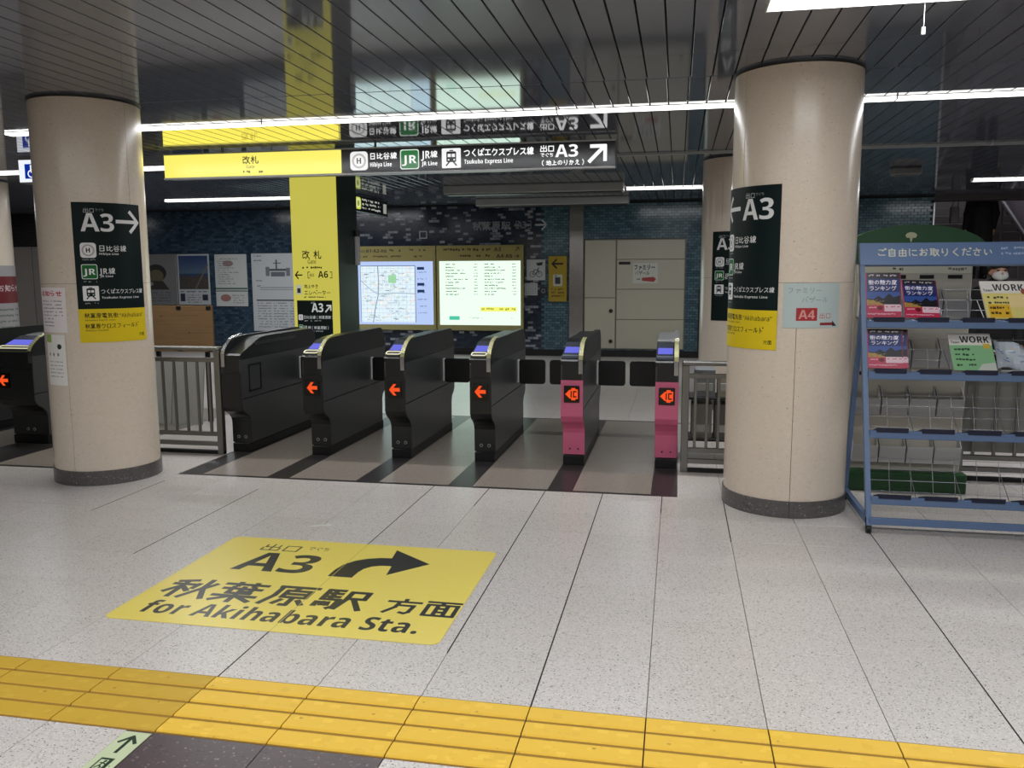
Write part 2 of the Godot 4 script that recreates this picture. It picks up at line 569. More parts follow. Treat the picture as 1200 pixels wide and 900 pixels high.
# ---------------------------------------------------------------- lamps
const LAMP := 1.12   # light of a metre of tube
func lamp(label, x0, x1, d, group, lit = true, w = 0.1, drop = 0.02, power = 1.0):
	var t = thing("fluorescent_light", label, "light", P((x0 + x1) / 2, CEIL, (d)), group)
	var h: float = (x1 - x0) / 2
	var st := mb()
	bx(st, -h, h, -0.003, 0.0, -w / 2 - 0.006, w / 2 + 0.006, 0.001)
	part("housing", st, mat("lamp_housing", Color(0.72, 0.73, 0.73), 0.35), t)
	for s in [-h, h - 0.006]:
		st = mb()
		bx(st, s, s + 0.006, -drop - 0.002, -0.003, -w / 2 - 0.002, w / 2 + 0.002, 0.001)
		part("end_cap", st, mat("lamp_cap", Color(0.85, 0.85, 0.84), 0.35), t)
	st = mb()
	var e := 0.006
	prism(st, [Vector2(-w / 2, -0.003), Vector2(-w / 2, -drop + e), Vector2(-w / 2 + e, -drop), Vector2(w / 2 - e, -drop), Vector2(w / 2, -drop + e), Vector2(w / 2, -0.003)], -h + 0.006, h - 0.006)
	if lit:
		part("diffuser", st, glow("lamp_glow", Color(1.0, 0.99, 0.97), 3.0), t)
		area_light(t, "tube_light", Vector3(0, -drop - 0.012, 0), Vector3.DOWN, 2 * h - 0.03, w, Color(0.975, 0.985, 1.0), LAMP * power * 2 * h)
	else:
		part("diffuser", st, mat("lamp_off", Color(0.62, 0.63, 0.62), 0.3), t)
	return t

func build_lamps():
	var g := "continuous light line in front of the hanging sign"
	lamp("leftmost lit tube light of the line above the gates, beside the round pillar", -5.25, -2.85, 3.8, g)
	lamp("lit tube light above the yellow half of the hanging sign", -2.85, -0.45, 3.8, g)
	lamp("lit tube light ending behind the right round pillar", -0.45, 1.95, 3.8, g)
	lamp("lit tube light right of the right pillar, above the magazine rack", 1.95, 4.35, 3.8, g)
	lamp("lit tube light of the line at the right edge, beyond the rack", 4.35, 6.75, 3.8, g)
	g = "second line of tube lights behind the hanging sign"
	lamp("lit tube light seen left of the left pillar, second line", -7.65, -6.1, 6.3, g)
	lamp("short lit tube light between left pillar and hanging sign, second line", -6.1, -4.6, 6.3, g)
	lamp("dark unlit tube light between hanging sign and far round pillar", -1.4, 1.0, 6.3, g, false, 0.06, 0.02)
	lamp("dark unlit tube light right of the right pillar, second line", 1.0, 3.4, 6.3, g, false, 0.06, 0.02)
	lamp("dark unlit tube light at the right edge, second line", 3.4, 5.8, 6.3, g, false, 0.06, 0.02)
	g = "third line of tube lights near the blue tiled wall"
	lamp("added unseen tube light beyond the left edge, brightening the far left wall", -14.2, -11.8, 9.0, g, true, 0.1, 0.02, 1.5)  # added out of view so the far left cladding gets light
	lamp("lit tube light over the framed posters, third line", -8.0, -5.6, 10.3, g, true, 0.1, 0.02, 1.5)
	lamp("short lit tube light behind the yellow sign column, third line", -5.6, -4.75, 10.3, g, true, 0.1, 0.02, 1.5)
	lamp("short lit tube light above the double door", -0.3, 0.95, 10.0, g, true, 0.1, 0.02, 1.5)
	lamp("lit tube light at the far right near the stairs", 4.35, 6.7, 9.9, g, true, 0.1, 0.02, 1.5)
	# the fixture cut by the top of the frame, with its pull cord
	var t = lamp("wide bright ceiling light cut by the upper edge, with pull cord", 0.83, 2.03, 1.16, "", true, 0.34, 0.07)
	var st := mb()
	st = mb()
	tube(st, [P(0.06, -0.05, 0.17), P(0.06, -0.17, 0.17)], 0.0015, 5)
	part("pull_cord", st, mat("cord_white", Color(0.8, 0.8, 0.78), 0.5), t)
	st = mb()
	tube(st, [P(0.06, -0.17, 0.17), P(0.06, -0.176, 0.17), P(0.06, -0.19, 0.17), P(0.06, -0.2, 0.17)], 0.008, 8)
	part("cord_weight", st, mat("cord_white", Color(0.8, 0.8, 0.78), 0.5), t)
	# an added stairwell lamp, then the lines over the hall behind the camera
	t = lamp("added unseen tube light brightening the stairwell from above the stairs", 4.9, 6.3, 14.6, "")  # unseen lamp, added to brighten the stairwell
	t.position.y = 4.4
	g = "tube light lines over the hall behind the camera"
	for row in [-0.9, -3.6]:
		for i in 4:
			lamp("lit tube light over the hall behind the photographer, %s in the %s line" % [["first", "second", "third", "fourth"][i], "nearer" if row > -2 else "farther"], -5.25 + 2.4 * i, -2.85 + 2.4 * i, row, g)

# ---------------------------------------------------------------- floor
func build_floor():
	var st := mb()
	bx(st, -16, 7.5, -0.2, -0.012, -6, 17)
	var floor_node = struct("floor", st, mat("grout", Color(0.5, 0.48, 0.46), 0.8), "speckled terrazzo slab floor")
	var terr := speckle(1024, Color(0.815, 0.79, 0.765), [
		[9000, 3, 9, Color(0.75, 0.725, 0.7), Color(0.85, 0.83, 0.81)], [7000, 2, 5, Color(0.87, 0.85, 0.83), Color(0.93, 0.91, 0.89)],
		[4200, 2, 4.5, Color(0.44, 0.42, 0.41), Color(0.6, 0.56, 0.52)], [800, 3, 6, Color(0.32, 0.31, 0.31), Color(0.48, 0.44, 0.4)]])
	var dark_terr := speckle(512, Color(0.30, 0.25, 0.26), [
		[2600, 2, 5, Color(0.2, 0.17, 0.18), Color(0.4, 0.34, 0.35)], [800, 2, 4, Color(0.48, 0.42, 0.43), Color(0.56, 0.5, 0.5)]])
	mats["terrazzo_tex"] = terr
	mats["granite_tex"] = speckle(512, Color(0.3, 0.29, 0.285), [
		[2600, 2, 5, Color(0.18, 0.175, 0.17), Color(0.42, 0.4, 0.39)], [800, 2, 4, Color(0.48, 0.46, 0.45), Color(0.58, 0.56, 0.55)]])
	var tones = []
	for i in 4:
		var v: float = [1.0, 0.99, 0.995, 0.98][i]
		var w: float = [1.005, 1.0, 1.01, 1.0][i]
		tones.append(stone("terrazzo_%d" % i, terr, Color(v, v * 0.993, v * 0.985 * w), 0.3))
	var tile := mb()
	bx(tile, 0.0013, 0.3987, -0.012, 0.0, 0.0008, 0.3992, 0.0008)
	var tile_mesh = tile.commit()
	var add_tile = func(x, d, mm, m):
		var o := MeshInstance3D.new()
		o.name = "tile"
		o.mesh = mm
		o.material_override = m
		o.position = P(x, 0, d)
		floor_node.add_child(o, true)
	# light slabs in front of the gates
	for i in range(-13, 8):
		for j in 7:
			add_tile.call(i * 0.4, j * 0.4, tile_mesh, tones[rng.randi() % 4])
	var half := mb()
	bx(half, 0.0013, 0.3987, -0.012, 0.0, 0.0008, 0.0992, 0.0008)
	var half_mesh = half.commit()
	for i in range(-13, 8):
		add_tile.call(i * 0.4, 2.8, half_mesh, tones[rng.randi() % 4])
	# right of the gate mat, and between the two gate groups
	for i in range(1, 8):
		for j in 7:
			if i == 1:
				continue
			add_tile.call(i * 0.4, 2.9 + j * 0.4, tile_mesh, tones[rng.randi() % 4])
	var fill := mb()
	bx(fill, 0.502, 0.7987, -0.012, 0.0, 0.0008, 0.3992, 0.0008)
	var fill_mesh = fill.commit()
	var gap := mb()
	bx(gap, -4.268, -3.232, -0.012, 0.0, 0.0008, 0.3992, 0.0008)
	var gap_mesh = gap.commit()
	for j in 7:
		add_tile.call(0, 2.9 + j * 0.4, fill_mesh, tones[j % 4])
		add_tile.call(0, 2.9 + j * 0.4, gap_mesh, tones[(j + 1) % 4])
	# hall side of the yellow strip: light slabs with a dark granite inlay
	var dark := stone("dark_granite", dark_terr, Color(1, 1, 1), 0.32)
	for i in range(-6, 7):
		for j in 3:
			if i == -4:
				continue
			add_tile.call(i * 0.4, -0.8 - j * 0.4, tile_mesh, dark if i in [-3, -2] else tones[rng.randi() % 4])
	var cut := mb()
	bx(cut, 0.0013, 0.2987, -0.012, 0.0, 0.0008, 0.3992, 0.0008)
	var cut_mesh = cut.commit()
	for j in 3:
		add_tile.call(-1.6, -0.8 - j * 0.4, cut_mesh, tones[j % 4])
	# the strip of the guide marker beside the granite
	st = mb()
	bx(st, -1.3, -1.2013, -0.012, -0.0005, -2.0, -0.4008, 0.0005)
	part("marker_bed", st, dark, floor_node)
	# rest of the hall floor, and the floor beyond the gates, slab by slab in one piece
	st = mb()
	for i in range(-40, 19):
		for j in range(-15, 43):
			var x := i * 0.4
			var d := j * 0.4
			var inside: bool = i >= -13 and i < 8 and j >= 0 and j < 7 or i >= -6 and i < 7 and j >= -4 and j < 0
			if inside or x >= -3.6 and x < 0.5 and d > 2.3 and d < 5.7 or d > 2.3 and d < 5.7 or j == -1:
				continue
			bx(st, x + 0.001, x + 0.399, -0.012, 0.0, d + 0.001, d + 0.399)
	for i in range(-40, -13):
		bx(st, i * 0.4 + 0.001, i * 0.4 + 0.399, -0.012, 0.0, 2.401, 2.899)
	for i in range(8, 19):
		for j in 9:
			bx(st, i * 0.4 + 0.001, i * 0.4 + 0.399, -0.012, 0.0, 2.401 + j * 0.4, 2.799 + j * 0.4)
	for i in range(-40, 19):
		if i * 0.4 < 6.8:
			bx(st, i * 0.4 + 0.001, i * 0.4 + 0.399, -0.012, 0.0, 5.801, 5.999)
	var far = part("slab_field", st, tones[0], floor_node)
	far.set_meta("kind", "stuff")
	# strong dark joints
	st = mb()
	var jm := mat("dark_joint", Color(0.06, 0.055, 0.05), 0.8)
	for k in [[-1.2, 0.0, 2.9], [-0.4, 0.35, 2.9], [0.0, 0.0, 2.9], [1.6, 0.0, 2.3], [0.8, 2.0, 2.9], [-0.8, 2.45, 2.9], [0.4, 2.5, 2.9], [-2.4, 1.2, 2.6], [-3.2, 1.9, 2.7]]:
		var j := mb()
		bx(j, k[0] - 0.003, k[0] + 0.003, -0.011, 0.0003, k[1], k[2])
		part("joint", j, jm, floor_node)
	build_tactile(floor_node)
	build_mat(floor_node)

func build_tactile(floor_node):
	var st := mb()
	bx(st, 0.0016, 0.3984, -0.012, 0.0005, 0.0016, 0.3984, 0.0005)
	var base_mesh = st.commit()
	var bars = []
	for k in 4:
		st = mb()
		var c := 0.05 + 0.1 * k
		prism(st, [Vector2(c - 0.0425, 0.0), Vector2(c - 0.039, 0.004), Vector2(c - 0.036, 0.005), Vector2(c + 0.036, 0.005), Vector2(c + 0.039, 0.004), Vector2(c + 0.0425, 0.0)], 0.0025, 0.3975)
		bars.append(st.commit())
	var worn := speckle(256, Color(0.94, 0.76, 0.22), [[500, 2, 9, Color(0.91, 0.73, 0.2), Color(0.97, 0.8, 0.27)], [40, 1, 3, Color(0.7, 0.54, 0.18), Color(0.8, 0.62, 0.2)]])
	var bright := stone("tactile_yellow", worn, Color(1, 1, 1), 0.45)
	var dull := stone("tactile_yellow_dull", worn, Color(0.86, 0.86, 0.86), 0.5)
	var dirt := mat("tactile_groove_dirt", Color(0.62, 0.46, 0.13), 0.7)
	for i in range(-13, 8):
		var o := MeshInstance3D.new()
		o.name = "tactile_tile"
		o.mesh = base_mesh
		o.material_override = dirt
		o.position = P(i * 0.4, 0, -0.4)
		floor_node.add_child(o, true)
		for k in 4:
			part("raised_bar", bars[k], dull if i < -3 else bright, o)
	st = mb()
	bx(st, -16, -5.2, -0.012, 0.0, -0.4, 0.0)
	bx(st, 3.2, 7.5, -0.012, 0.0, -0.4, 0.0)
	part("strip_end", st, bright, floor_node)
	st = mb()
	bx(st, -5.2, 3.2, -0.0118, -0.004, -0.4, 0.0)
	part("strip_bed", st, mat("dark_joint", Color(0.06, 0.055, 0.05), 0.8), floor_node)

func build_mat(floor_node):
	# passages between dark stripes
	var slab_tex := speckle(512, Color(0.57, 0.53, 0.49), [[5000, 2, 5, Color(0.49, 0.45, 0.42), Color(0.65, 0.61, 0.57)], [700, 2, 4, Color(0.3, 0.27, 0.25), Color(0.4, 0.36, 0.33)]])
	var slab := stone("passage_slab", slab_tex, Color(1, 1, 1), 0.3)
	var dark := stone("mat_stripe", mats["granite_tex"], Color(0.66, 0.64, 0.64), 0.35)
	var xs = [-3.125, -2.42, -1.72, -1.02, -0.303, 0.411]
	for i in 6:
		var st := mb()
		bx(st, xs[i] - 0.088, xs[i] + 0.088, -0.012, 0.001, 2.94, 5.76, 0.0005)
		part("dark_stripe", st, dark, floor_node)
		if i < 5:
			for j in 3:
				st = mb()
				bx(st, xs[i] + 0.0885, xs[i + 1] - 0.0885, -0.012, 0.0, 2.941 + 0.94 * j, 2.941 + 0.94 * j + 0.9385, 0.0008)
				part("passage_slab", st, slab, floor_node)
	for k in [[2.9, 2.94], [5.76, 5.8]]:
		var st := mb()
		bx(st, -3.213, 0.499, -0.012, 0.001, k[0], k[1], 0.0005)
		part("dark_border", st, dark, floor_node)
	# the mat of the left group of gates
	var st := mb()
	bx(st, -8.0, -4.28, -0.012, 0.001, 2.9, 2.94, 0.0005)
	part("dark_border", st, dark, floor_node)
	for k in [[-4.88, -4.28], [-5.93, -5.35], [-8.0, -6.2]]:
		st = mb()
		bx(st, k[0], k[1], -0.012, 0.0, 2.941, 5.8, 0.0008)
		part("passage_slab", st, slab, floor_node)
	for k in [[-5.349, -4.881], [-6.199, -5.931]]:
		st = mb()
		bx(st, k[0], k[1], -0.012, 0.001, 2.941, 5.8, 0.0005)
		part("dark_stripe", st, dark, floor_node)
	st = mb()
	bx(st, -16, -8.0, -0.012, 0.0, 2.9, 5.8)
	part("side_slab", st, mats["terrazzo_0"], floor_node)

# ---------------------------------------------------------------- ceiling
func build_ceiling():
	var st := mb()
	bx(st, -16, 7.5, CEIL + 0.02, CEIL + 0.2, -6, WALL + 0.4)
	var ceil_node = struct("ceiling", st, mat("ceiling_void", Color(0.02, 0.02, 0.02), 0.9), "grey glossy metal strip ceiling")
	var metal := mat("ceiling_strip", Color(0.38, 0.393, 0.435), 0.06, 0.0, 0.5)
	var pitch := 0.1345
	var seam := 2.87
	for front in [true, false]:
		var s := mb()
		var w := pitch - 0.0075
		if front:
			bx(s, 0, w, 0.0, 0.014, -6, seam - 0.007, 0.002)
		else:
			bx(s, 0, w, 0.0, 0.014, seam + 0.007, WALL, 0.002)
		var mesh = s.commit()
		var x0 := -6.6 if front else -13.2
		var n := 80 if front else 145
		for i in n:
			var o := MeshInstance3D.new()
			o.name = "ceiling_strip"
			o.mesh = mesh
			o.material_override = metal
			o.position = P(x0 + i * pitch, CEIL, 0)
			ceil_node.add_child(o, true)
	# strips far to the sides, outside the picture
	st = mb()
	for i in 70:
		bx(st, -6.6 - (i + 1) * pitch, -6.6 - (i + 1) * pitch + pitch - 0.009, CEIL, CEIL + 0.014, -6, seam)
	for i in 24:
		bx(st, -6.6 + (80 + i) * pitch, -6.6 + (80 + i) * pitch + pitch - 0.009, CEIL, CEIL + 0.014, -6, seam)
	for i in 20:
		bx(st, -13.2 - (i + 1) * pitch, -13.2 - (i + 1) * pitch + pitch - 0.009, CEIL, CEIL + 0.014, seam, WALL)
	for i in 9:
		bx(st, -13.2 + (145 + i) * pitch, -13.2 + (145 + i) * pitch + pitch - 0.009, CEIL, CEIL + 0.014, seam, WALL)
	var rest = part("side_strips", st, metal, ceil_node)
	rest.set_meta("kind", "stuff")
	# two dull metal troughs under the ceiling near the wall
	var dull := mat("trough_metal", Color(0.68, 0.69, 0.68), 0.4, 0.0)
	for k in [[-2.8, -0.28, 9.1, "dull metal trough under the ceiling, nearer of two above the map boards"], [-2.86, -0.33, 11.3, "dull metal trough under the ceiling, farther of two above the map boards"]]:
		var t = thing("ceiling_trough", k[3], "fixture", P(0, 0, 0), "metal troughs above the map boards")
		var s := mb()
		bx(s, k[0], k[1], 2.6, CEIL - 0.001, k[2] - 0.14, k[2] + 0.14, 0.01)
		part("casing", s, dull, t)
		s = mb()
		bx(s, k[0] + 0.02, k[1] - 0.02, 2.588, 2.6, k[2] - 0.1, k[2] + 0.1, 0.003)
		part("grille", s, mat("trough_dark", Color(0.12, 0.12, 0.12), 0.5), t)
	# ceiling loudspeaker right of the pillar
	var t = thing("ceiling_speaker", "small grey box on the ceiling above the magazine rack", "speaker", P(3.1, CEIL, 8.2))
	st = mb()
	bx(st, -0.16, 0.16, -0.09, -0.001, -0.1, 0.1, 0.015)
	part("case", st, mat("speaker_case", Color(0.5, 0.5, 0.5), 0.5), t)
	st = mb()
	bx(st, -0.12, 0.12, -0.096, -0.09, -0.07, 0.07, 0.002)
	part("mesh_front", st, mat("speaker_mesh", Color(0.3, 0.3, 0.3), 0.6), t)

# ---------------------------------------------------------------- walls
func build_walls():
	var grout := mat("wall_grout", Color(0.09, 0.11, 0.13), 0.8)
	var st := mb()
	bx(st, -16, 4.55, 0, CEIL + 0.02, WALL + 0.012, WALL + 0.4)
	var back = struct("wall_back", st, grout, "wall of small dark blue glazed tiles")
	# glazed tiles, one MultiMesh: too small to tell apart
	var box := BoxMesh.new()
	box.size = Vector3(0.092, 0.041, 0.012)
	var spots = []
	var tints = []
	var row := 0
	var y := 0.13
	while y < CEIL - 0.02:
		var x := -10.2 + (0.05 if row % 2 else 0.0)
		while x < 4.5:
			var mural: bool = x > -5.6 and x < -2.0
			var c: Color
			if mural:
				c = Color(0.012, 0.018, 0.035).lerp(Color(0.03, 0.045, 0.075), rng.randf())
				var q := rng.randf()
				if q < 0.17:
					c = Color(0.14, 0.165, 0.21).lerp(Color(0.36, 0.37, 0.42), rng.randf())
			else:
				c = Color(0.018, 0.034, 0.055).lerp(Color(0.045, 0.08, 0.12), rng.randf())
				if x > -1.95:
					c = Color(0.05, 0.11, 0.145).lerp(Color(0.12, 0.215, 0.26), rng.randf())
			spots.append(Transform3D(Basis.IDENTITY, P(x + 0.046, y, WALL + 0.006)))
			tints.append(c)
			x += 0.099
		y += 0.047
		row += 1
	var mm := MultiMesh.new()
	mm.transform_format = MultiMesh.TRANSFORM_3D
	mm.use_colors = true
	mm.mesh = box
	mm.instance_count = spots.size()
	for i in spots.size():
		mm.set_instance_transform(i, spots[i])
		mm.set_instance_color(i, tints[i])
	var mi := MultiMeshInstance3D.new()
	mi.name = "glazed_tiles"
	mi.multimesh = mm
	var gm := mat("glazed_tile", Color(1, 1, 1), 0.15)
	gm.vertex_color_use_as_albedo = true
	mi.material_override = gm
	mi.set_meta("kind", "stuff")
	back.add_child(mi)
	# grey cladding panels of the far left end
	var clad := mat("cladding", Color(0.5, 0.48, 0.46), 0.45)
	for i in 5:
		st = mb()
		bx(st, -15.6 + i * 1.08, -15.6 + i * 1.08 + 1.07, 0.1, 2.05, WALL - 0.02, WALL + 0.012, 0.004)
		part("cladding_panel", st, clad, back)
	var louv := mat("louvre_dark", Color(0.05, 0.06, 0.08), 0.4)
	for i in 12:
		st = mb()
		bx(st, -15.6, -10.22, 2.09 + 0.05 * i, 2.125 + 0.05 * i, WALL - 0.01, WALL + 0.012, 0.003)
		part("dark_slat", st, louv, back)
	st = mb()
	bx(st, -16, 4.55, 0.0, 0.115, WALL - 0.015, WALL + 0.012, 0.003)
	struct("baseboard_back", st, mat("baseboard", Color(0.05, 0.05, 0.055), 0.4))
	var plain := mat("side_wall", Color(0.42, 0.4, 0.38), 0.6)
	st = mb()
	bx(st, -16.2, -16, 0, CEIL + 0.02, -6, WALL + 0.4)
	struct("wall_left", st, plain)
	st = mb()
	bx(st, 7.5, 7.7, 0, CEIL + 0.02, -6, WALL + 0.4)
	struct("wall_right", st, plain)
	st = mb()
	bx(st, -16.2, 7.7, 0, CEIL + 0.02, -6.2, -6)
	struct("wall_front", st, plain)
	# stainless pilaster left of the door
	st = mb()
	bx(st, -1.43, -1.17, 0.0, CEIL - 0.02, WALL - 0.06, WALL + 0.01, 0.01)
	struct("trim_1", st, mat("stainless", Color(0.66, 0.65, 0.64), 0.2, 0.9), "stainless steel pilaster")
	# double service door
	var door = struct("door_1", null, null, "beige double service door")
	var beige := mat("door_beige", Color(0.74, 0.725, 0.65), 0.45)
	var dark := mat("door_gap", Color(0.03, 0.03, 0.03), 0.6)
	st = mb()
	bx(st, -1.165, 0.6, 0.14, 2.075, WALL - 0.035, WALL + 0.012, 0.004)
	part("door_frame", st, mat("door_frame", Color(0.5, 0.49, 0.43), 0.45), door)
	for leaf in [[-1.15, -0.605], [-0.585, 0.585]]:
		# each leaf is made of folded steel panels
		var cuts = [0.15, 1.05, 2.06] if leaf[0] < -1 else [0.15, 0.67, 1.2, 1.72, 2.06]
		for k in cuts.size() - 1:
			st = mb()
			bx(st, leaf[0] + 0.003, leaf[1] - 0.003, cuts[k] + 0.004, cuts[k + 1] - 0.004, WALL - 0.06, WALL - 0.03, 0.005)
			part("door_panel", st, beige, door)
	for k in [[-0.68, 0.82], [-0.68, 0.28], [0.45, 0.33], [-1.03, 0.34]]:
		st = mb()
		plate(st, disc_pts(k[0], k[1], 0.035, 0.035, 12), WALL - 0.075, WALL - 0.06)
		part("lock_cover", st, mat("lock_dark", Color(0.12, 0.12, 0.12), 0.4), door)
	st = mb()
	bx(st, -0.55, -0.35, 1.63, 1.68, WALL - 0.066, WALL - 0.06, 0.001)
	part("name_plate", st, mat("plate_dark", Color(0.1, 0.1, 0.1), 0.5), door)
	# narrow dark pipe cover right of the door
	st = mb()
	bx(st, 0.83, 0.93, 0.1, 1.2, WALL - 0.05, WALL + 0.01, 0.01)
	struct("trim_2", st, mat("pipe_cover", Color(0.07, 0.07, 0.1), 0.4))

# ---------------------------------------------------------------- stairs behind the opening at the right
func build_stairs():
	var pale := mat("stair_wall", Color(0.5, 0.46, 0.5), 0.6)
	var st := mb()
	bx(st, 4.35, 4.55, 0, 4.4, WALL + 0.4, 17)
	struct("wall_stair_left", st, pale)
	st = mb()
	bx(st, 6.75, 6.95, 0, 4.4, WALL, 17)
	struct("wall_stair_right", st, pale)
	st = mb()
	bx(st, 4.35, 6.95, 0, 4.4, 17, 17.2)
	struct("wall_stair_back", st, pale)
	st = mb()
	bx(st, 4.35, 6.95, 4.4, 4.6, WALL, 17.2)
	struct("ceiling_stair", st, pale)
	st = mb()
	bx(st, 4.55, 7.5, 2.64, 4.6, WALL + 0.0, WALL + 0.4)
	bx(st, 6.95, 7.5, 0, 2.64, WALL, WALL + 0.4)
	struct("wall_stair_front", st, mat("soffit", Color(0.3, 0.27, 0.28), 0.5))
	st = mb()
	bx(st, 4.535, 4.56, 0.0, 2.6, WALL - 0.02, WALL + 0.03, 0.003)
	struct("trim_3", st, mat("bright_trim", Color(0.85, 0.85, 0.85), 0.3, 0.5))
	var stairs = struct("staircase", null, null, "concrete stairs rising behind the opening")
	var conc := mat("stair_tread", Color(0.4, 0.38, 0.38), 0.6)
	for i in 18:
		st = mb()
		bx(st, 4.6, 6.7, 0.0, 0.17 * (i + 1), 10.9 + 0.3 * i, 11.2 + 0.3 * i, 0.006)
		part("step", st, conc, stairs)
	for x in [4.75, 6.15]:
		st = mb()
		var a := P(x, 0.17 + 0.85, 11.0)
		var b := P(x, 0.17 * 18 + 0.85, 11.0 + 0.3 * 17)
		tube(st, [a, b], 0.045, 10)
		part("handrail", st, mat("stair_rail", Color(0.42, 0.4, 0.42), 0.5, 0.2), stairs)
		for k in 6:
			var f := 0.05 + 0.18 * k
			var p := a.lerp(b, f)
			st = mb()
			tube(st, [p, Vector3(p.x, p.y - 0.84, p.z)], 0.018, 8)
			part("baluster", st, mat("stair_rail", Color(0.42, 0.4, 0.42), 0.5, 0.2), stairs)

# ---------------------------------------------------------------- pillars
func build_pillars():
	var tex := speckle(1024, Color(0.87, 0.815, 0.745), [
		[2600, 4, 22, Color(0.85, 0.79, 0.72), Color(0.885, 0.83, 0.765)], [1500, 2, 6, Color(0.79, 0.73, 0.655), Color(0.84, 0.78, 0.71)], [1200, 2, 5, Color(0.88, 0.83, 0.765), Color(0.91, 0.87, 0.81)], [60, 3, 7, Color(0.5, 0.44, 0.38), Color(0.62, 0.55, 0.48)]])
	var clad := stone("pillar_stone", tex, Color(1, 1, 1), 0.22)
	var base := stone("pillar_base", mats["granite_tex"], Color(1.15, 1.15, 1.15), 0.3)
	var core := mat("pillar_core", Color(0.28, 0.22, 0.17), 0.8)
	var list = [
		[-3.737, 2.812, 0.365, 0.0, "thick round beige stone pillar at the left, with white notices on it"],
		[1.18, 2.906, 0.38, -0.7, "thick round beige stone pillar at the right, beside the blue magazine rack"],
		[1.1, 6.95, 0.38, 30.0, "round beige stone pillar standing farther back, behind the right pillar"],
		[-8.58, 6.95, 0.38, 30.0, "round stone pillar at the far left edge with a red and white notice"]]
	for k in list:
		var t = thing("pillar", k[4], "pillar", Vector3.ZERO, "round stone pillars")
		var st := mb()
		curve_plate(st, k[0], k[1], 0.0, k[2] - 0.012, 0, 360, 0.0, CEIL + 0.012, 48)
		part("core", st, core, t)
		var spread := 120.0
		var turn: float = 80.0 if k[0] < 0.0 else 62.0
		for i in 3:
			for h in [[0.105, 1.44], [1.442, CEIL - 0.018]]:
				st = mb()
				var a0: float = k[3] + i * spread + (turn if h[0] > 1.0 else 0.0)
				curve_plate(st, k[0], k[1], k[2] - 0.02, k[2], a0 + 0.22, a0 + spread - 0.22, h[0], h[1], 32)
				part("stone_panel", st, clad, t)
			st = mb()
			curve_plate(st, k[0], k[1], k[2] - 0.02, k[2] + 0.008, k[3] + i * spread + 0.15, k[3] + (i + 1) * spread - 0.15, 0.0, 0.104, 32)
			part("granite_base", st, base, t)
		st = mb()
		curve_plate(st, k[0], k[1], k[2] - 0.02, k[2] + 0.006, 0, 360, CEIL - 0.014, CEIL + 0.001, 64)
		part("ceiling_ring", st, mat("ceiling_ring", Color(0.2, 0.2, 0.2), 0.4), t)
	# green and yellow direction signs wrapped around the pillars
	var names = [
		["direction_sign", "dark green exit sign with arrow right, wrapped on the left pillar", -3.737, 2.812, 0.365, 17.0, 93.0, 1.03, 2.0, true],
		["direction_sign", "dark green exit sign with arrow left, wrapped on the right pillar", 1.18, 2.906, 0.38, -93.5, -17.5, 1.035, 2.02, false]]
	for k in names:
		var t = thing(k[0], k[1], "sign", Vector3.ZERO, "green exit signs on the pillars")
		var st := mb()
		curve_plate(st, k[2], k[3], k[4] + 0.0005, k[4] + 0.004, k[5], k[6], k[7], k[8], 40)
		part("sign_sheet", st, printed("exit_sign", exit_sign(k[9], true), 0.5, 0.3), t)
	var t = thing("direction_sign", "dark green exit sign on the farther pillar, half hidden", "sign", Vector3.ZERO, "green exit signs on the pillars")
	var st := mb()
	curve_plate(st, 1.1, 6.95, 0.3805, 0.384, -44, 32, 0.98, 1.93, 32)
	part("sign_sheet", st, printed("exit_sign_far", exit_sign(true, false), 0.5, 0.3), t)
	# white notices on the left pillar
	var im := sheet(256, 384, Color(0.93, 0.9, 0.9))
	jp(im, "お知らせ", 20, 24, 52, Color(0.75, 0.15, 0.18), 0.13)
	for i in 8:
		greek(im, 30, 110 + i * 30, 200 if i < 5 else 120, 14, Color(0.5, 0.48, 0.52))
	st = mb()
	curve_plate(st, -3.737, 2.812, 0.3655, 0.3672, -40, 3.5, 1.1, 1.415, 18)
	single("notice", st, printed("notice_red", im, 0.6), "white notice with red heading, upper of two on the left pillar", "notice")
	im = sheet(256, 384, Color(0.93, 0.92, 0.9))
	fr(im, 0, 0, 90, 60, Color(0.6, 0.72, 0.38))
	fp(im, disc_pts(190, 90, 26, 20, 16), Color(0.1, 0.2, 0.12))
	for i in 3:
		fp(im, disc_pts(50 + i * 60, 150, 12, 14, 10), Color(0.5, 0.52, 0.5))
	for i in 5:
		greek(im, 30, 200 + i * 28, 190, 12, Color(0.6, 0.58, 0.62))
	st = mb()
	curve_plate(st, -3.737, 2.812, 0.3655, 0.3672, -32, -1.0, 0.725, 1.085, 18)
	single("notice", st, printed("notice_green", im, 0.6), "white notice with green corner, lower of two on the left pillar", "notice")
	# pale shop notice on the right pillar
	im = sheet(512, 400, Color(0.72, 0.78, 0.77))
	jp(im, "ファミリー", 30, 34, 58, Color(0.45, 0.5, 0.5), 0.07)
	jp(im, "バザール", 150, 120, 58, Color(0.48, 0.53, 0.53), 0.07)
	fr(im, 110, 220, 180, 115, Color(0.66, 0.16, 0.17))
	la_fit(im, "A4", 130, 318, 108, 140, Color(0.85, 0.6, 0.58))
	jp(im, "出口", 310, 262, 56, Color(0.75, 0.42, 0.42), 0.09)
	fr(im, 318, 352, 130, 24, Color(0.55, 0.14, 0.15))
	fp(im, [Vector2(440, 335), Vector2(490, 384), Vector2(440, 384)], Color(0.2, 0.12, 0.12))
	st = mb()
	curve_plate(st, 1.18, 2.906, 0.3805, 0.383, -12.8, 40, 1.172, 1.438, 24)
	single("shop_notice", st, printed("shop_notice", im, 0.5), "pale grey paper notice with red exit box on the right pillar", "notice")
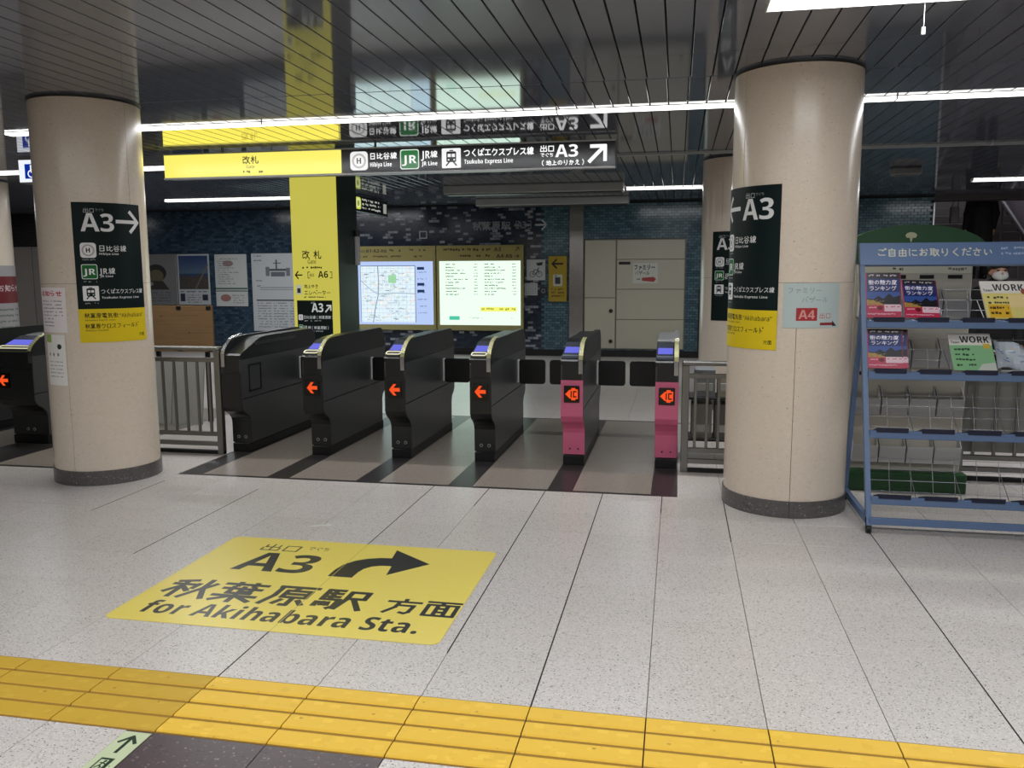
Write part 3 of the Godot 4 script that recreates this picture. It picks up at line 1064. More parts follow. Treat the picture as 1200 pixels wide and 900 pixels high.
	# notice on the far left pillar
	im = sheet(128, 256, Color(0.62, 0.6, 0.6))
	fr(im, 0, 40, 128, 100, Color(0.42, 0.1, 0.13))
	jp(im, "お知らせ", 8, 70, 28, Color(0.8, 0.75, 0.75), 0.12)
	for i in 4:
		greek(im, 10, 160 + i * 22, 100, 10, Color(0.35, 0.42, 0.36))
	st = mb()
	curve_plate(st, -8.58, 6.95, 0.3805, 0.383, 62, 128, 0.72, 1.62, 18)
	single("notice", st, printed("notice_far", im, 0.5), "red and white notice on the pillar at the left edge", "notice")

func exit_sign(arrow_right, lower) -> Image:
	var w := 560
	var h := 1100
	var green := Color(0.035, 0.105, 0.105)
	var white := Color(0.9, 0.9, 0.9)
	var im := sheet(w, h, green)
	var big: float = h * 0.175
	var ox := 0.0 if arrow_right else 0.372 * w
	jp(im, "出口", ox + w * 0.15, h * 0.038, h * 0.037, Color(0.7, 0.72, 0.72), 0.1)
	jp(im, "でぐち", ox + w * 0.3, h * 0.042, h * 0.02, Color(0.6, 0.62, 0.62), 0.1)
	la_fit(im, "A3", ox + w * 0.105, h * 0.205, big, w * 0.44, white)
	if arrow_right:
		poly_line(im, [Vector2(w * 0.59, h * 0.13), Vector2(w * 0.93, h * 0.13)], w * 0.05, white)
		poly_line(im, [Vector2(w * 0.80, h * 0.06), Vector2(w * 0.945, h * 0.13), Vector2(w * 0.80, h * 0.2)], w * 0.05, white)
	else:
		poly_line(im, [Vector2(w * 0.41, h * 0.13), Vector2(w * 0.07, h * 0.13)], w * 0.05, white)
		poly_line(im, [Vector2(w * 0.2, h * 0.06), Vector2(w * 0.055, h * 0.13), Vector2(w * 0.2, h * 0.2)], w * 0.05, white)
	var s: float = w * 0.21
	line_badge(im, w * 0.078, h * 0.285, s, green)
	jp(im, "日比谷線", w * 0.315, h * 0.3, w * 0.094, white, 0.1)
	la_fit(im, "Hibiya Line", w * 0.318, h * 0.37, h * 0.02, w * 0.27, white)
	jr_badge(im, w * 0.077, h * 0.437, s)
	la_fit(im, "JR", w * 0.316, h * 0.506, h * 0.054, w * 0.1, white)
	jp(im, "線", w * 0.425, h * 0.462, w * 0.095, white, 0.1)
	la_fit(im, "JR Line", w * 0.318, h * 0.53, h * 0.02, w * 0.17, white)
	train_badge(im, w * 0.077, h * 0.592, s, green)
	jp(im, "つくばエクスプレス線", w * 0.313, h * 0.614, w * 0.072, white, 0.1, 0.86)
	la_fit(im, "Tsukuba Express Line", w * 0.318, h * 0.684, h * 0.021, w * 0.56, white)
	for k in [0.4, 0.556, 0.711]:
		greek(im, w * 0.1, h * k, w * 0.17, h * 0.012, Color(0.6, 0.62, 0.62))
	if lower:
		fr(im, 0, h * 0.757, w, h * 0.25, Color(0.9, 0.79, 0.13))
		jp(im, "秋葉原電気街", w * 0.075, h * 0.785, w * 0.078, Color(0.1, 0.1, 0.08), 0.095, 0.93)
		la_fit(im, "“Akihabara”", w * 0.54, h * 0.823, h * 0.04, w * 0.4, Color(0.1, 0.1, 0.08), false)
		la_fit(im, "Akihabara Electric Town", w * 0.078, h * 0.844, h * 0.016, w * 0.4, Color(0.2, 0.18, 0.08), false)
		jp(im, "秋葉原クロスフィールド", w * 0.075, h * 0.862, w * 0.078, Color(0.1, 0.1, 0.08), 0.095, 0.86)
		la_fit(im, "Akihabara Crossfield", w * 0.078, h * 0.918, h * 0.016, w * 0.3, Color(0.2, 0.18, 0.08), false)
		jp(im, "方面", w * 0.84, h * 0.94, w * 0.052, Color(0.1, 0.1, 0.08), 0.1)
	return im

# ---------------------------------------------------------------- ticket gates
func gate_outline():
	return [Vector2(0.14, 0.075), Vector2(0.14, 0.26), Vector2(0.125, 0.3), Vector2(0.09, 0.335), Vector2(0.03, 0.37), Vector2(0.0, 0.41), Vector2(0.0, 0.835), Vector2(0.02, 0.85), Vector2(0.3, 0.945),
		Vector2(0.38, 0.962), Vector2(0.5, 0.97), Vector2(1.36, 0.97), Vector2(1.44, 0.955), Vector2(1.485, 0.91), Vector2(1.5, 0.85), Vector2(1.5, 0.41), Vector2(1.47, 0.37), Vector2(1.41, 0.335), Vector2(1.39, 0.29), Vector2(1.385, 0.075)]

func side_outline(y0, y1):
	# the gate's outline between two heights, a little inside it
	var clip = Geometry2D.intersect_polygons(PackedVector2Array(gate_outline()), PackedVector2Array([Vector2(-1, y0), Vector2(3, y0), Vector2(3, y1), Vector2(-1, y1)]))
	return Array(clip[0])

func ribbon(st, pts, thick, x0, x1):
	# strip that follows a line of (depth, height) points, thick towards the outside
	var lo = []
	var hi = []
	for i in pts.size():
		var t: Vector2 = (pts[mini(i + 1, pts.size() - 1)] - pts[maxi(i - 1, 0)]).normalized()
		hi.append(pts[i] + Vector2(-t.y, t.x) * thick)
		lo.append(pts[i])
	for i in pts.size() - 1:
		prism(st, [lo[i], lo[i + 1], hi[i + 1], hi[i]], x0, x1)

func build_gate(label, xc, kind, w = 0.172, arrow_at = 0.0, flaps = [1, -1], side = 1.0):
	# kind: "ticket", "card" or "end"
	var t = thing("ticket_gate", label, "ticket gate", P(xc, 0, 3.6), "ticket gates")
	var h: float = w / 2
	var black := mat("gate_black", Color(0.12, 0.125, 0.13), 0.3)
	var grey := mat("gate_grey", Color(0.27, 0.275, 0.275), 0.33, 0.2)
	var st := mb()
	prism(st, gate_outline(), -h + 0.012, h - 0.012)
	part("body", st, black, t)
	for s in [-1.0, 1.0]:
		for k in [[0.08, 0.466], [0.474, 0.8], [0.803, 0.97]]:
			st = mb()
			prism(st, side_outline(k[0], k[1]), s * (h - 0.012), s * h)
			part("side_panel", st, grey if k[1] < 0.9 else black, t)
	st = mb()
	bx(st, -h + 0.004, h - 0.004, 0.0, 0.075, 0.12, 1.42, 0.004)
	part("plinth", st, mat("gate_plinth", Color(0.03, 0.03, 0.032), 0.45), t)
	# front cover
	var line = [Vector2(0.14, 0.085), Vector2(0.14, 0.26), Vector2(0.125, 0.3), Vector2(0.09, 0.335), Vector2(0.03, 0.37), Vector2(0.0, 0.41), Vector2(0.0, 0.69)]
	var cover := mat("gate_pink", Color(0.86, 0.42, 0.56), 0.35) if kind == "card" else black
	st = mb()
	ribbon(st, line, 0.008, -h + 0.001, h - 0.001)
	part("front_cover", st, cover, t, "pink front cover" if kind == "card" else "")
	for x in [-0.03, 0.035]:
		st = mb()
		if kind == "card":
			plate(st, disc_pts(x, 0.13, 0.007, 0.007, 10), 0.129, 0.134)
			part("screw", st, black, t)
		else:
			plate(st, disc_pts(x, 0.13, 0.014, 0.014, 14), 0.129, 0.134)
			var o = part("floor_badge", st, mat("gate_badge", Color(0.6, 0.6, 0.6), 0.5), t)
			st = mb()
			plate(st, disc_pts(x, 0.13, 0.008, 0.008, 12), 0.127, 0.1295)
			part("badge_centre", st, black, o)
	# display with arrow
	if kind != "end":
		var c: float = arrow_at
		st = mb()
		plate(st, round_rect(c - 0.0598, c + 0.0598, 0.5187, 0.6487, 0.006), -0.016, -0.007)
		var dsp = part("display", st, mat("display_black", Color(0.012, 0.01, 0.01), 0.15), t)
		st = mb()
		var orange := glow("arrow_glow", Color(1.0, 0.33, 0.13), 0.95, Color(0.05, 0.02, 0.02))
		if kind == "ticket":
			plate(st, [Vector2(c - 0.0442, 0.5850), Vector2(c - 0.0078, 0.6318), Vector2(c + 0.0156, 0.6318), Vector2(c - 0.0078, 0.6006), Vector2(c + 0.0442, 0.6006), Vector2(c + 0.0442, 0.5720), Vector2(c - 0.0078, 0.5720), Vector2(c + 0.0156, 0.5408), Vector2(c - 0.0078, 0.5408)], -0.0185, -0.016)
			part("arrow", st, orange, dsp)
		else:
			plate(st, [Vector2(c - 0.0494, 0.5850), Vector2(c - 0.0156, 0.6188), Vector2(c - 0.0026, 0.6188), Vector2(c - 0.0026, 0.6318), Vector2(c + 0.0286, 0.6318), Vector2(c + 0.0286, 0.6214), Vector2(c + 0.0468, 0.6214), Vector2(c + 0.0468, 0.5486), Vector2(c + 0.0286, 0.5486), Vector2(c + 0.0286, 0.5382), Vector2(c - 0.0026, 0.5382), Vector2(c - 0.0026, 0.5512), Vector2(c - 0.0156, 0.5512)], -0.0185, -0.016)
			part("arrow", st, orange, dsp)
			st = mb()
			var lo := 0.56
			var hi := 0.61
			for q in [[-0.008, 0.001, lo, hi], [0.01, 0.019, lo, hi], [0.019, 0.038, hi - 0.01, hi], [0.019, 0.038, lo, lo + 0.01]]:
				bx(st, c + q[0], c + q[1], q[2], q[3], -0.0196, -0.0185)
			part("lettering", st, mat("display_black", Color(0.012, 0.01, 0.01), 0.15), dsp)
	# card reader on the sloping top, its blue screen and the ticket slot
	var slope := Vector2(0.28, 0.095).normalized()
	var nrm := Vector2(-slope.y, slope.x)
	var left := -h + 0.004
	var rt := h - 0.042
	var on = func(a, b, lift0, lift1, x0, x1):
		var s := mb()
		var p := Vector2(0.02, 0.85)
		prism(s, [p + slope * a + nrm * lift0, p + slope * b + nrm * lift0, p + slope * b + nrm * lift1, p + slope * a + nrm * lift1], x0, x1)
		return s
	if kind != "end":
		part("reader_plate", on.call(0.0, 0.3, 0.001, 0.012, left, rt), mat("reader_grey", Color(0.3, 0.32, 0.36), 0.25, 0.4), t)
		part("reader_screen", on.call(0.09, 0.2, 0.012, 0.014, left + 0.008, rt - 0.006), glow("reader_blue", Color(0.44, 0.46, 0.95), 0.8, Color(0.05, 0.05, 0.1)), t)
		if kind == "ticket":
			st = mb()
			var ring = []
			for q in round_rect(left + 0.004, rt - 0.004, 0.012, 0.065, 0.018, 4):
				ring.append(P(q.x, 0.85 + slope.y * q.y + 0.014, 0.02 + slope.x * q.y - 0.02))
			ring.append(ring[0])
			tube(st, ring, 0.0045, 6, false)
			part("ticket_slot", st, glow("slot_glow", Color(0.95, 0.92, 0.7), 0.55), t)
		else:
			part("reader_bar", on.call(0.02, 0.035, 0.012, 0.02, left, rt), mat("reader_bar", Color(0.65, 0.7, 0.75), 0.2, 0.6), t)
	# bright trim that bends from the front over the right edge
	var bend = [Vector2(-0.004, 0.74), Vector2(-0.004, 0.845), Vector2(0.01, 0.875), Vector2(0.045, 0.91), Vector2(0.12, 0.958), Vector2(0.2, 0.982), Vector2(0.3, 0.992)]
	st = mb()
	var crest = [Vector2(0.0, 0.74), Vector2(0.0, 0.84), Vector2(0.012, 0.865), Vector2(0.045, 0.9), Vector2(0.12, 0.948), Vector2(0.2, 0.972), Vector2(0.3, 0.982), Vector2(1.36, 0.986), Vector2(1.43, 0.972), Vector2(1.43, 0.9), Vector2(0.06, 0.74)]
	prism(st, crest, side * (h - 0.04), side * (h - 0.001))
	part("crest", st, black, t)
	st = mb()
	ribbon(st, bend.slice(1), 0.006, side * (h - 0.036), side * (h - 0.004))
	part("trim", st, mat("chrome", Color(0.7, 0.7, 0.7), 0.18, 1.0) if kind == "end" else mat("gate_trim", Color(0.78, 0.77, 0.58), 0.25, 0.45), t)
	st = mb()
	ribbon(st, bend.slice(0, 2), 0.004, side * (h - 0.036), side * (h - 0.004))
	part("trim_foot", st, mat("chrome", Color(0.7, 0.7, 0.7), 0.18, 1.0), t)
	# flaps that close the passage
	for s in flaps:
		st = mb()
		var x0: float = s * h
		var x1: float = s * (h + 0.252)
		var pts = round_rect(minf(x0, x1) + (0.012 if s > 0 else 0.0), maxf(x0, x1) - (0.0 if s > 0 else 0.012), 0.505, 0.725, 0.025)
		plate(st, pts, 1.105, 1.135)
		var fl = part("flap", st, mat("flap_black", Color(0.02, 0.025, 0.035), 0.35), t)
		st = mb()
		bx(st, x0, x0 + s * 0.014, 0.515, 0.725, 1.095, 1.145, 0.003)
		part("hinge", st, mat("hinge_pale", Color(0.82, 0.82, 0.8), 0.3, 0.2), fl)
	return t

func build_gates():
	build_gate("black ticket gate with lit orange arrow, second from the left in the main row", -2.42, "ticket")
	build_gate("black ticket gate with lit orange arrow, third from the left in the main row", -1.72, "ticket")
	build_gate("black ticket gate with lit orange arrow, right neighbour of the pink gates", -1.02, "ticket").set_meta("label", "black ticket gate with lit orange arrow, next to the left pink gate")
	build_gate("pink fronted card gate between two passages, left of the two pink ones", -0.303, "card")
	build_gate("pink fronted card gate beside the steel fence, rightmost of the row", 0.411, "card", 0.172, 0.0, [-1])
	var e = build_gate("black end gate without arrow, leftmost of the main row, seen from its side", -3.14, "end", 0.172, 0.0, [1], -1.0)
	# flap housing and top recess on the end gate's side
	var st := mb()
	for k in [[0.13, 0.14, 0.52, 0.75], [0.33, 0.34, 0.52, 0.75], [0.13, 0.34, 0.52, 0.53], [0.13, 0.34, 0.74, 0.75]]:
		bx(st, 0.086, 0.094, k[2], k[3], k[0], k[1], 0.001)
	part("recess_frame", st, mat("gate_plinth", Color(0.03, 0.03, 0.032), 0.45), e)
	st = mb()
	bx(st, 0.086, 0.091, 0.9, 0.93, 0.25, 1.05, 0.002)
	part("hand_rail_strip", st, mat("gate_strip", Color(0.3, 0.31, 0.31), 0.2, 0.6), e)
	build_gate("wide black gate with lit orange arrow, left of the left pillar", -5.2, "ticket", 0.36, -0.11, [])
	build_gate("black gate at the left edge of the picture, behind the wide gate", -6.12, "end", 0.2, 0.0, [])

# ---------------------------------------------------------------- hanging signs
func build_hanging_signs():
	var d := 5.07
	var t = thing("hanging_sign", "long lit hanging sign, yellow gate half and black line guide half", "sign")
	var casing := mat("sign_casing", Color(0.55, 0.55, 0.54), 0.35, 0.5)
	var st := mb()
	bx(st, -4.6, -0.1, 2.447, 2.685, d, d + 0.16, 0.006)
	part("casing", st, casing, t)
	st = mb()
	bx(st, -4.6, -0.1, 2.436, 2.456, d - 0.02, d + 0.01, 0.004)
	part("edge_rail", st, mat("sign_rail", Color(0.72, 0.72, 0.72), 0.4, 0.2), t)
	st = mb()
	bx(st, -4.6, -0.1, 2.676, 2.69, d - 0.012, d + 0.01, 0.003)
	part("edge_rail", st, mat("sign_rail", Color(0.72, 0.72, 0.72), 0.4, 0.2), t)
	for x in [-4.0, -2.4, -0.7]:
		st = mb()
		tube(st, [P(x, 2.68, d + 0.08), P(x, CEIL, d + 0.08)], 0.012, 8)
		part("hanger", st, mat("chrome", Color(0.7, 0.7, 0.7), 0.18, 1.0), t)
	# yellow half
	var im := sheet(1640, 192, Color(1.0, 0.96, 0.42))
	var ink := Color(0.08, 0.08, 0.05)
	jp(im, "改札", 740, 22, 74, ink, 0.1)
	la_fit(im, "Gate", 775, 128, 34, 76, Color(0.3, 0.28, 0.06), false)
	greek(im, 730, 146, 80, 24, Color(0.3, 0.28, 0.06))
	greek(im, 850, 146, 80, 24, Color(0.3, 0.28, 0.06))
	framed_panel(t, "yellow_face", lit_print("sign_yellow", im, 0.98), -4.595, -2.715, 2.456, 2.676, d - 0.003, 0.002)
	# black half
	im = sheet(2048, 176, Color(0.025, 0.025, 0.03))
	var wh := Color(1, 1, 1)
	line_badge(im, 70, 18, 140, Color(0.2, 0.2, 0.2))
	jp(im, "日比谷線", 222, 30, 52, wh, 0.12)
	la_fit(im, "Hibiya Line", 224, 134, 44, 172, wh)
	jr_badge(im, 462, 14, 146)
	la_fit(im, "JR", 630, 84, 76, 62, wh)
	jp(im, "線", 694, 28, 54, wh, 0.12)
	la_fit(im, "JR Line", 630, 136, 40, 118, wh)
	train_badge(im, 782, 16, 144, Color(0.04, 0.04, 0.05))
	jp(im, "つくばエクスプレス線", 948, 24, 58, wh, 0.13, 0.86)
	la_fit(im, "Tsukuba Express Line", 950, 132, 42, 364, wh)
	jp(im, "出口", 1512, 14, 52, wh, 0.13)
	jp(im, "でぐち", 1512, 70, 32, wh, 0.12)
	la_fit(im, "A3", 1622, 104, 120, 164, wh)
	jp(im, "(地上のりかえ)", 1512, 122, 42, wh, 0.12, 0.95)
	poly_line(im, [Vector2(1868, 140), Vector2(1966, 42)], 26, wh)
	poly_line(im, [Vector2(1880, 34), Vector2(1978, 34), Vector2(1978, 132)], 26, wh)
	framed_panel(t, "black_face", lit_print("sign_black", im, 1.05), -2.715, -0.105, 2.456, 2.676, d - 0.003, 0.002)
	area_light(t, "face_light", P(-3.65, 2.566, d - 0.03), P(0, 0, -1), 1.85, 0.2, Color(1.0, 0.92, 0.3), 0.15)
	# small sign hung along the passage beyond the sign column
	t = thing("hanging_sign", "small dark hanging sign behind the yellow column, seen almost edge-on", "sign")
	st = mb()
	bx(st, -4.44, -4.36, 2.44, 2.69, 9.55, 11.05, 0.006)
	part("casing", st, mat("sign_dark_casing", Color(0.22, 0.22, 0.22), 0.35, 0.3), t)
	im = sheet(640, 128, Color(0.03, 0.035, 0.04))
	rr(im, 12, 12, 110, 116, 24, Color(0.8, 0.85, 0.35))
	fp(im, disc_pts(61, 64, 36, 40, 20), Color(0.95, 0.95, 0.75))
	fp(im, disc_pts(61, 64, 24, 27, 20), Color(0.6, 0.65, 0.25))
	for i in 3:
		greek(im, 130, 16 + i * 36, 360, 26, Color(0.75, 0.76, 0.72))
	fr(im, 550, 24, 70, 90, Color(0.6, 0.6, 0.58))
	st = mb()
	qd(st, P(-4.358, 2.68, 9.57), P(-4.358, 2.68, 11.03), P(-4.358, 2.455, 11.03), P(-4.358, 2.455, 9.57), Vector3(1, 0, 0))
	part("face", st, lit_print("sign_small", im, 0.9), t)
	for q in [9.7, 10.7]:
		st = mb()
		tube(st, [P(-4.4, 2.69, q), P(-4.4, CEIL, q)], 0.01, 8)
		part("hanger", st, mat("chrome", Color(0.7, 0.7, 0.7), 0.18, 1.0), t)
	# wheelchair sign left of the left pillar
	t = thing("hanging_sign", "lit white hanging sign with blue wheelchair symbol, left of the left pillar", "sign")
	st = mb()
	bx(st, -6.28, -5.2, 2.445, 2.69, 5.07, 5.2, 0.006)
	part("casing", st, casing, t)
	im = sheet(560, 128, Color(0.95, 0.97, 1.0))
	fr(im, 36, 24, 86, 84, Color(0.05, 0.18, 0.6))
	fp(im, disc_pts(76, 36, 7, 7, 12), wh)
	poly_line(im, [Vector2(74, 46), Vector2(76, 70), Vector2(96, 70), Vector2(106, 92)], 8, wh)
	for i in 14:
		var a := 0.6 + 4.0 * i / 13.0
		fp(im, disc_pts(76 + 20 * cos(a), 80 + 20 * sin(a), 4, 4, 8), wh)
	framed_panel(t, "face", lit_print("sign_wheelchair", im, 1.0), -6.27, -5.21, 2.455, 2.68, 5.07, 0.002)
	for x in [-6.0, -5.5]:
		st = mb()
		tube(st, [P(x, 2.69, 5.13), P(x, CEIL, 5.13)], 0.01, 8)
		part("hanger", st, mat("chrome", Color(0.7, 0.7, 0.7), 0.18, 1.0), t)

# ---------------------------------------------------------------- column wrapped with a gate sign
func build_sign_column():
	var t = thing("sign_column", "square column with lit yellow gate sign front and dark green side", "column")
	var x0 := -3.988
	var x1 := -3.41
	var d := 6.6
	var st := mb()
	bx(st, x0, x1, 0, CEIL, d, d + 0.6, 0.006)
	part("column_body", st, mat("column_green", Color(0.06, 0.17, 0.15), 0.35), t)
	var h := 1536
	var w := 512
	var top := 2.66
	var bot := 0.72
	var im := sheet(w, h, Color(0.97, 0.93, 0.4))
	var yy = func(y): return (top - y) / (top - bot) * h
	var px: float = w / (x1 - x0 - 0.004)
	var ink := Color(0.1, 0.1, 0.06)
	var s := 88.0
	jp(im, "改", 108, yy.call(1.775), s, ink, 0.1)
	jp(im, "札", 236, yy.call(1.775), s, ink, 0.1)
	la_fit(im, "Gate", 168, yy.call(1.615), 52, 96, ink, false)
	greek(im, 108, yy.call(1.585), 220, 26, Color(0.25, 0.23, 0.08))
	jp(im, "←", 22, yy.call(1.545), 96, ink, 0.13, 0.9)
	jp(im, "[", 146, yy.call(1.525), 66, ink, 0.1)
	jp(im, "出口", 186, yy.call(1.505), 32, ink, 0.1, 0.8)
	la_fit(im, "A6", 282, yy.call(1.452), 84, 110, ink)
	jp(im, "]", 392, yy.call(1.525), 66, ink, 0.1)
	fr(im, 30, yy.call(1.37), 62, 90, Color(0.85, 0.85, 0.78))
	fr(im, 42, yy.call(1.33), 38, 44, Color(0.2, 0.22, 0.2))
	jp(im, "地上ゆき", 118, yy.call(1.378), 40, ink, 0.1)
	jp(im, "エレベーター", 118, yy.call(1.308), 48, ink, 0.1)
	greek(im, 118, yy.call(1.235), 240, 16, Color(0.25, 0.23, 0.08))
	var g := Color(0.035, 0.09, 0.09)
	fr(im, 34, yy.call(1.187), 396, h, g)
	jp(im, "出口", 190, yy.call(1.175), 22, Color(0.75, 0.78, 0.76), 0.1)
	la_fit(im, "A3", 196, yy.call(1.05), 112, 132, Color(0.92, 0.94, 0.92))
	jp(im, "↗", 340, yy.call(1.145), 86, Color(0.92, 0.94, 0.92), 0.17)
	line_badge(im, 44, yy.call(1.02), 52, g)
	jp(im, "日比谷線(秋葉原駅)", 100, yy.call(1.01), 34, Color(0.8, 0.83, 0.82), 0.11, 0.98)
	greek(im, 100, yy.call(0.955), 200, 14, Color(0.65, 0.68, 0.67))
	jr_badge(im, 44, yy.call(0.9), 50)
	la_fit(im, "JR", 100, yy.call(0.852), 40, 40, Color(0.8, 0.83, 0.82))
	jp(im, "線(秋葉原駅)", 146, yy.call(0.887), 34, Color(0.8, 0.83, 0.82), 0.11)
	greek(im, 100, yy.call(0.832), 220, 14, Color(0.65, 0.68, 0.67))
	framed_panel(t, "yellow_panel", lit_print("column_sign", im, 0.58), x0 + 0.002, x1 - 0.002, bot, top, d, 0.012)
	st = mb()
	bx(st, x0, x1, bot - 0.012, bot, d - 0.014, d, 0.002)
	part("panel_sill", st, mat("chrome", Color(0.7, 0.7, 0.7), 0.18, 1.0), t)
	# small pale fitting on the green side
	st = mb()
	bx(st, x1, x1 + 0.05, 1.6, 1.95, d + 0.5, d + 0.56, 0.008)
	part("side_fitting", st, mat("fitting_grey", Color(0.8, 0.8, 0.8), 0.4, 0.0), t)
	st = mb()
	tube(st, [P(x1 + 0.025, 1.95, d + 0.53), P(x1 + 0.025, 2.02, d + 0.53)], 0.03, 10)
	part("fitting_cap", st, mat("fitting_dark", Color(0.2, 0.2, 0.2), 0.4, 0.3), t)

# ---------------------------------------------------------------- lit map boards and signs on the back wall
func build_wall_boards():
	var gold := mat("board_gold", Color(0.64, 0.61, 0.4), 0.45)
	var ink := Color(0.1, 0.09, 0.05)
	# left: area map
	var im := sheet(768, 560, Color(0.72, 0.8, 0.97))
	fr(im, 40, 40, 550, 500, Color(0.9, 0.97, 1.0))
	for i in 260:
		var c: Color = [Color(0.8, 0.9, 0.85), Color(0.86, 0.92, 0.98), Color(0.98, 0.98, 0.95), Color(0.8, 0.86, 0.92), Color(0.97, 0.92, 0.9)][rng.randi() % 5]
		fr(im, rng.randf_range(44, 560), rng.randf_range(44, 510), rng.randf_range(8, 34), rng.randf_range(6, 22), c)
	fr(im, 320, 120, 80, 70, Color(0.6, 0.85, 0.6))
	for i in 14:
		fr(im, 44, 60 + i * 36, 546, 3, Color(0.75, 0.82, 0.88))
		fr(im, 60 + i * 40, 44, 3, 496, Color(0.78, 0.85, 0.9))
	poly_line(im, [Vector2(215, 44), Vector2(222, 180), Vector2(214, 300), Vector2(180, 430), Vector2(160, 540)], 9, Color(0.55, 0.6, 0.68))
	poly_line(im, [Vector2(44, 170), Vector2(140, 250), Vector2(216, 290), Vector2(400, 280), Vector2(590, 286)], 6, Color(0.62, 0.68, 0.75))
	poly_line(im, [Vector2(590, 40), Vector2(590, 540)], 5, Color(0.15, 0.22, 0.38))
	poly_line(im, [Vector2(40, 40), Vector2(590, 40)], 5, Color(0.15, 0.22, 0.38))
	poly_line(im, [Vector2(40, 40), Vector2(40, 540)], 4, Color(0.2, 0.3, 0.45))
	for i in 60:
		greek(im, rng.randf_range(50, 500), rng.randf_range(50, 520), rng.randf_range(20, 60), 8, Color(0.45, 0.5, 0.58))
	for k in [[610, 50], [610, 190], [610, 250]]:
		fr(im, k[0], k[1], 70, 24, Color(0.12, 0.2, 0.35))
	for i in 7:
		greek(im, 612, 90 + i * 60, 90, 12, Color(0.4, 0.48, 0.65))
	var t = thing("map_board", "lit area map board with pale blue border on the tiled wall", "board")
	map_case(t, -5.46, -3.88, gold, im, 1.0)
	var hd := sheet(768, 128, Color(0.64, 0.59, 0.34))
	jp(hd, "←", 10, 22, 36, ink, 0.14)
	jp(hd, "出口", 50, 26, 28, ink, 0.1)
	la_fit(hd, "A1·A2·A6", 112, 56, 44, 200, ink)
	for k in [[340, 40], [430, 40], [530, 40], [620, 60]]:
		greek(hd, k[0], 22, k[1], 32, Color(0.28, 0.24, 0.1))
	for k in [[20, 130], [180, 300], [560, 110]]:
		greek(hd, k[0], 84, k[1], 22, Color(0.24, 0.2, 0.08))
	framed_panel(t, "header_print", printed("map_header", hd, 0.5), -5.44, -3.89, 1.735, 1.98, WALL - 0.08, 0.002)
	# right: list board, brighter and greenish
	im = sheet(768, 576, Color(0.91, 1.0, 0.92))
	for c in 2:
		for i in 11:
			greek(im, 60 + c * 370, 24 + i * 27, rng.randf_range(70, 220), 12, Color(0.2, 0.33, 0.27))
			greek(im, 330 + c * 370 - (10 if c else 0), 24 + i * 27, 36, 10, Color(0.25, 0.36, 0.3))
	fr(im, 390, 412, 340, 40, Color(0.93, 0.93, 0.45))
	greek(im, 400, 420, 150, 24, Color(0.6, 0.62, 0.2))
	greek(im, 570, 420, 150, 24, Color(0.6, 0.62, 0.2))
	rr(im, 90, 496, 190, 530, 8, Color(0.3, 0.75, 0.62))
	greek(im, 270, 504, 140, 18, Color(0.75, 0.8, 0.78))
	greek(im, 640, 504, 60, 18, Color(0.8, 0.84, 0.82))
	t = thing("list_board", "brightly lit white list board beside the area map", "board")
	map_case(t, -3.86, -2.25, gold, im, 1.1)
	hd = sheet(768, 128, Color(0.64, 0.59, 0.34))
	for k in [[60, 150], [230, 80], [330, 100], [450, 60]]:
		greek(hd, k[0], 20, k[1], 30, Color(0.26, 0.22, 0.09))
	la_fit(hd, "A3", 520, 52, 48, 60, ink)
	greek(hd, 590, 24, 70, 28, ink)
	jp(hd, "↗", 700, 10, 48, ink, 0.14)
	for k in [[210, 110], [360, 120]]:
		greek(hd, k[0], 80, k[1], 26, Color(0.26, 0.22, 0.09))
	la_fit(hd, "A4·A5", 540, 114, 48, 140, ink)
	jp(hd, "→", 700, 76, 44, ink, 0.14)
	framed_panel(t, "header_print", printed("list_header", hd, 0.5), -3.85, -2.27, 1.735, 1.98, WALL - 0.08, 0.002)
	# unlit direction sign above the boards
	t = thing("wall_lettering", "dim grey station lettering with arrow on the dark mural tiles", "sign")
	var dim := mat("lettering_dim", Color(0.64, 0.65, 0.68), 0.5)
	var frame := mb()
	for k in [[-4.2, -4.05, 2.12, 2.14], [-4.2, -4.05, 2.24, 2.26], [-4.2, -4.18, 2.14, 2.24], [-4.07, -4.05, 2.14, 2.24]]:
		bx(frame, k[0], k[1], k[2], k[3], WALL - 0.012, WALL - 0.002)
	part("symbol_frame", frame, dim, t)
	var at := -3.2
	for ch in "秋葉原駅":
		part("character", raised(ch, at, 2.42, 0.17, 0.09), dim, t)
		at += 0.178
	part("character", raised("[", -2.44, 2.42, 0.15, 0.08), mat("lettering_dimmer", Color(0.5, 0.51, 0.53), 0.5), t)
	part("character", raised("]", -2.22, 2.42, 0.15, 0.08), mat("lettering_dimmer", Color(0.5, 0.51, 0.53), 0.5), t)
	for k in [["A", -2.38], ["3", -2.29]]:
		var tm := TextMesh.new()
		tm.text = k[0]
		tm.font = font_bold
		tm.font_size = 64
		tm.pixel_size = 0.16 / 64.0
		tm.depth = 0.008
		tm.horizontal_alignment = HORIZONTAL_ALIGNMENT_LEFT
		var o = part("letter", tm, mat("lettering_dimmer", Color(0.5, 0.51, 0.53), 0.5), t)
		o.position = P(k[1], 2.34, WALL - 0.006)
	part("arrow", raised("→", -2.06, 2.46, 0.24, 0.1), mat("lettering_arrow", Color(0.8, 0.81, 0.82), 0.5), t)
	# bicycle notice, small timetable and yellow lift sign
	im = sheet(220, 240, Color(0.75, 0.76, 0.76))
	var bk := Color(0.12, 0.12, 0.14)
	for c in [70, 150]:
		for i in 20:
			var a := TAU * i / 20.0
			fp(im, disc_pts(c + 32 * cos(a), 170 + 32 * sin(a), 5, 5, 6), bk)
	poly_line(im, [Vector2(70, 170), Vector2(110, 168), Vector2(136, 120), Vector2(90, 118), Vector2(70, 170)], 8, bk)
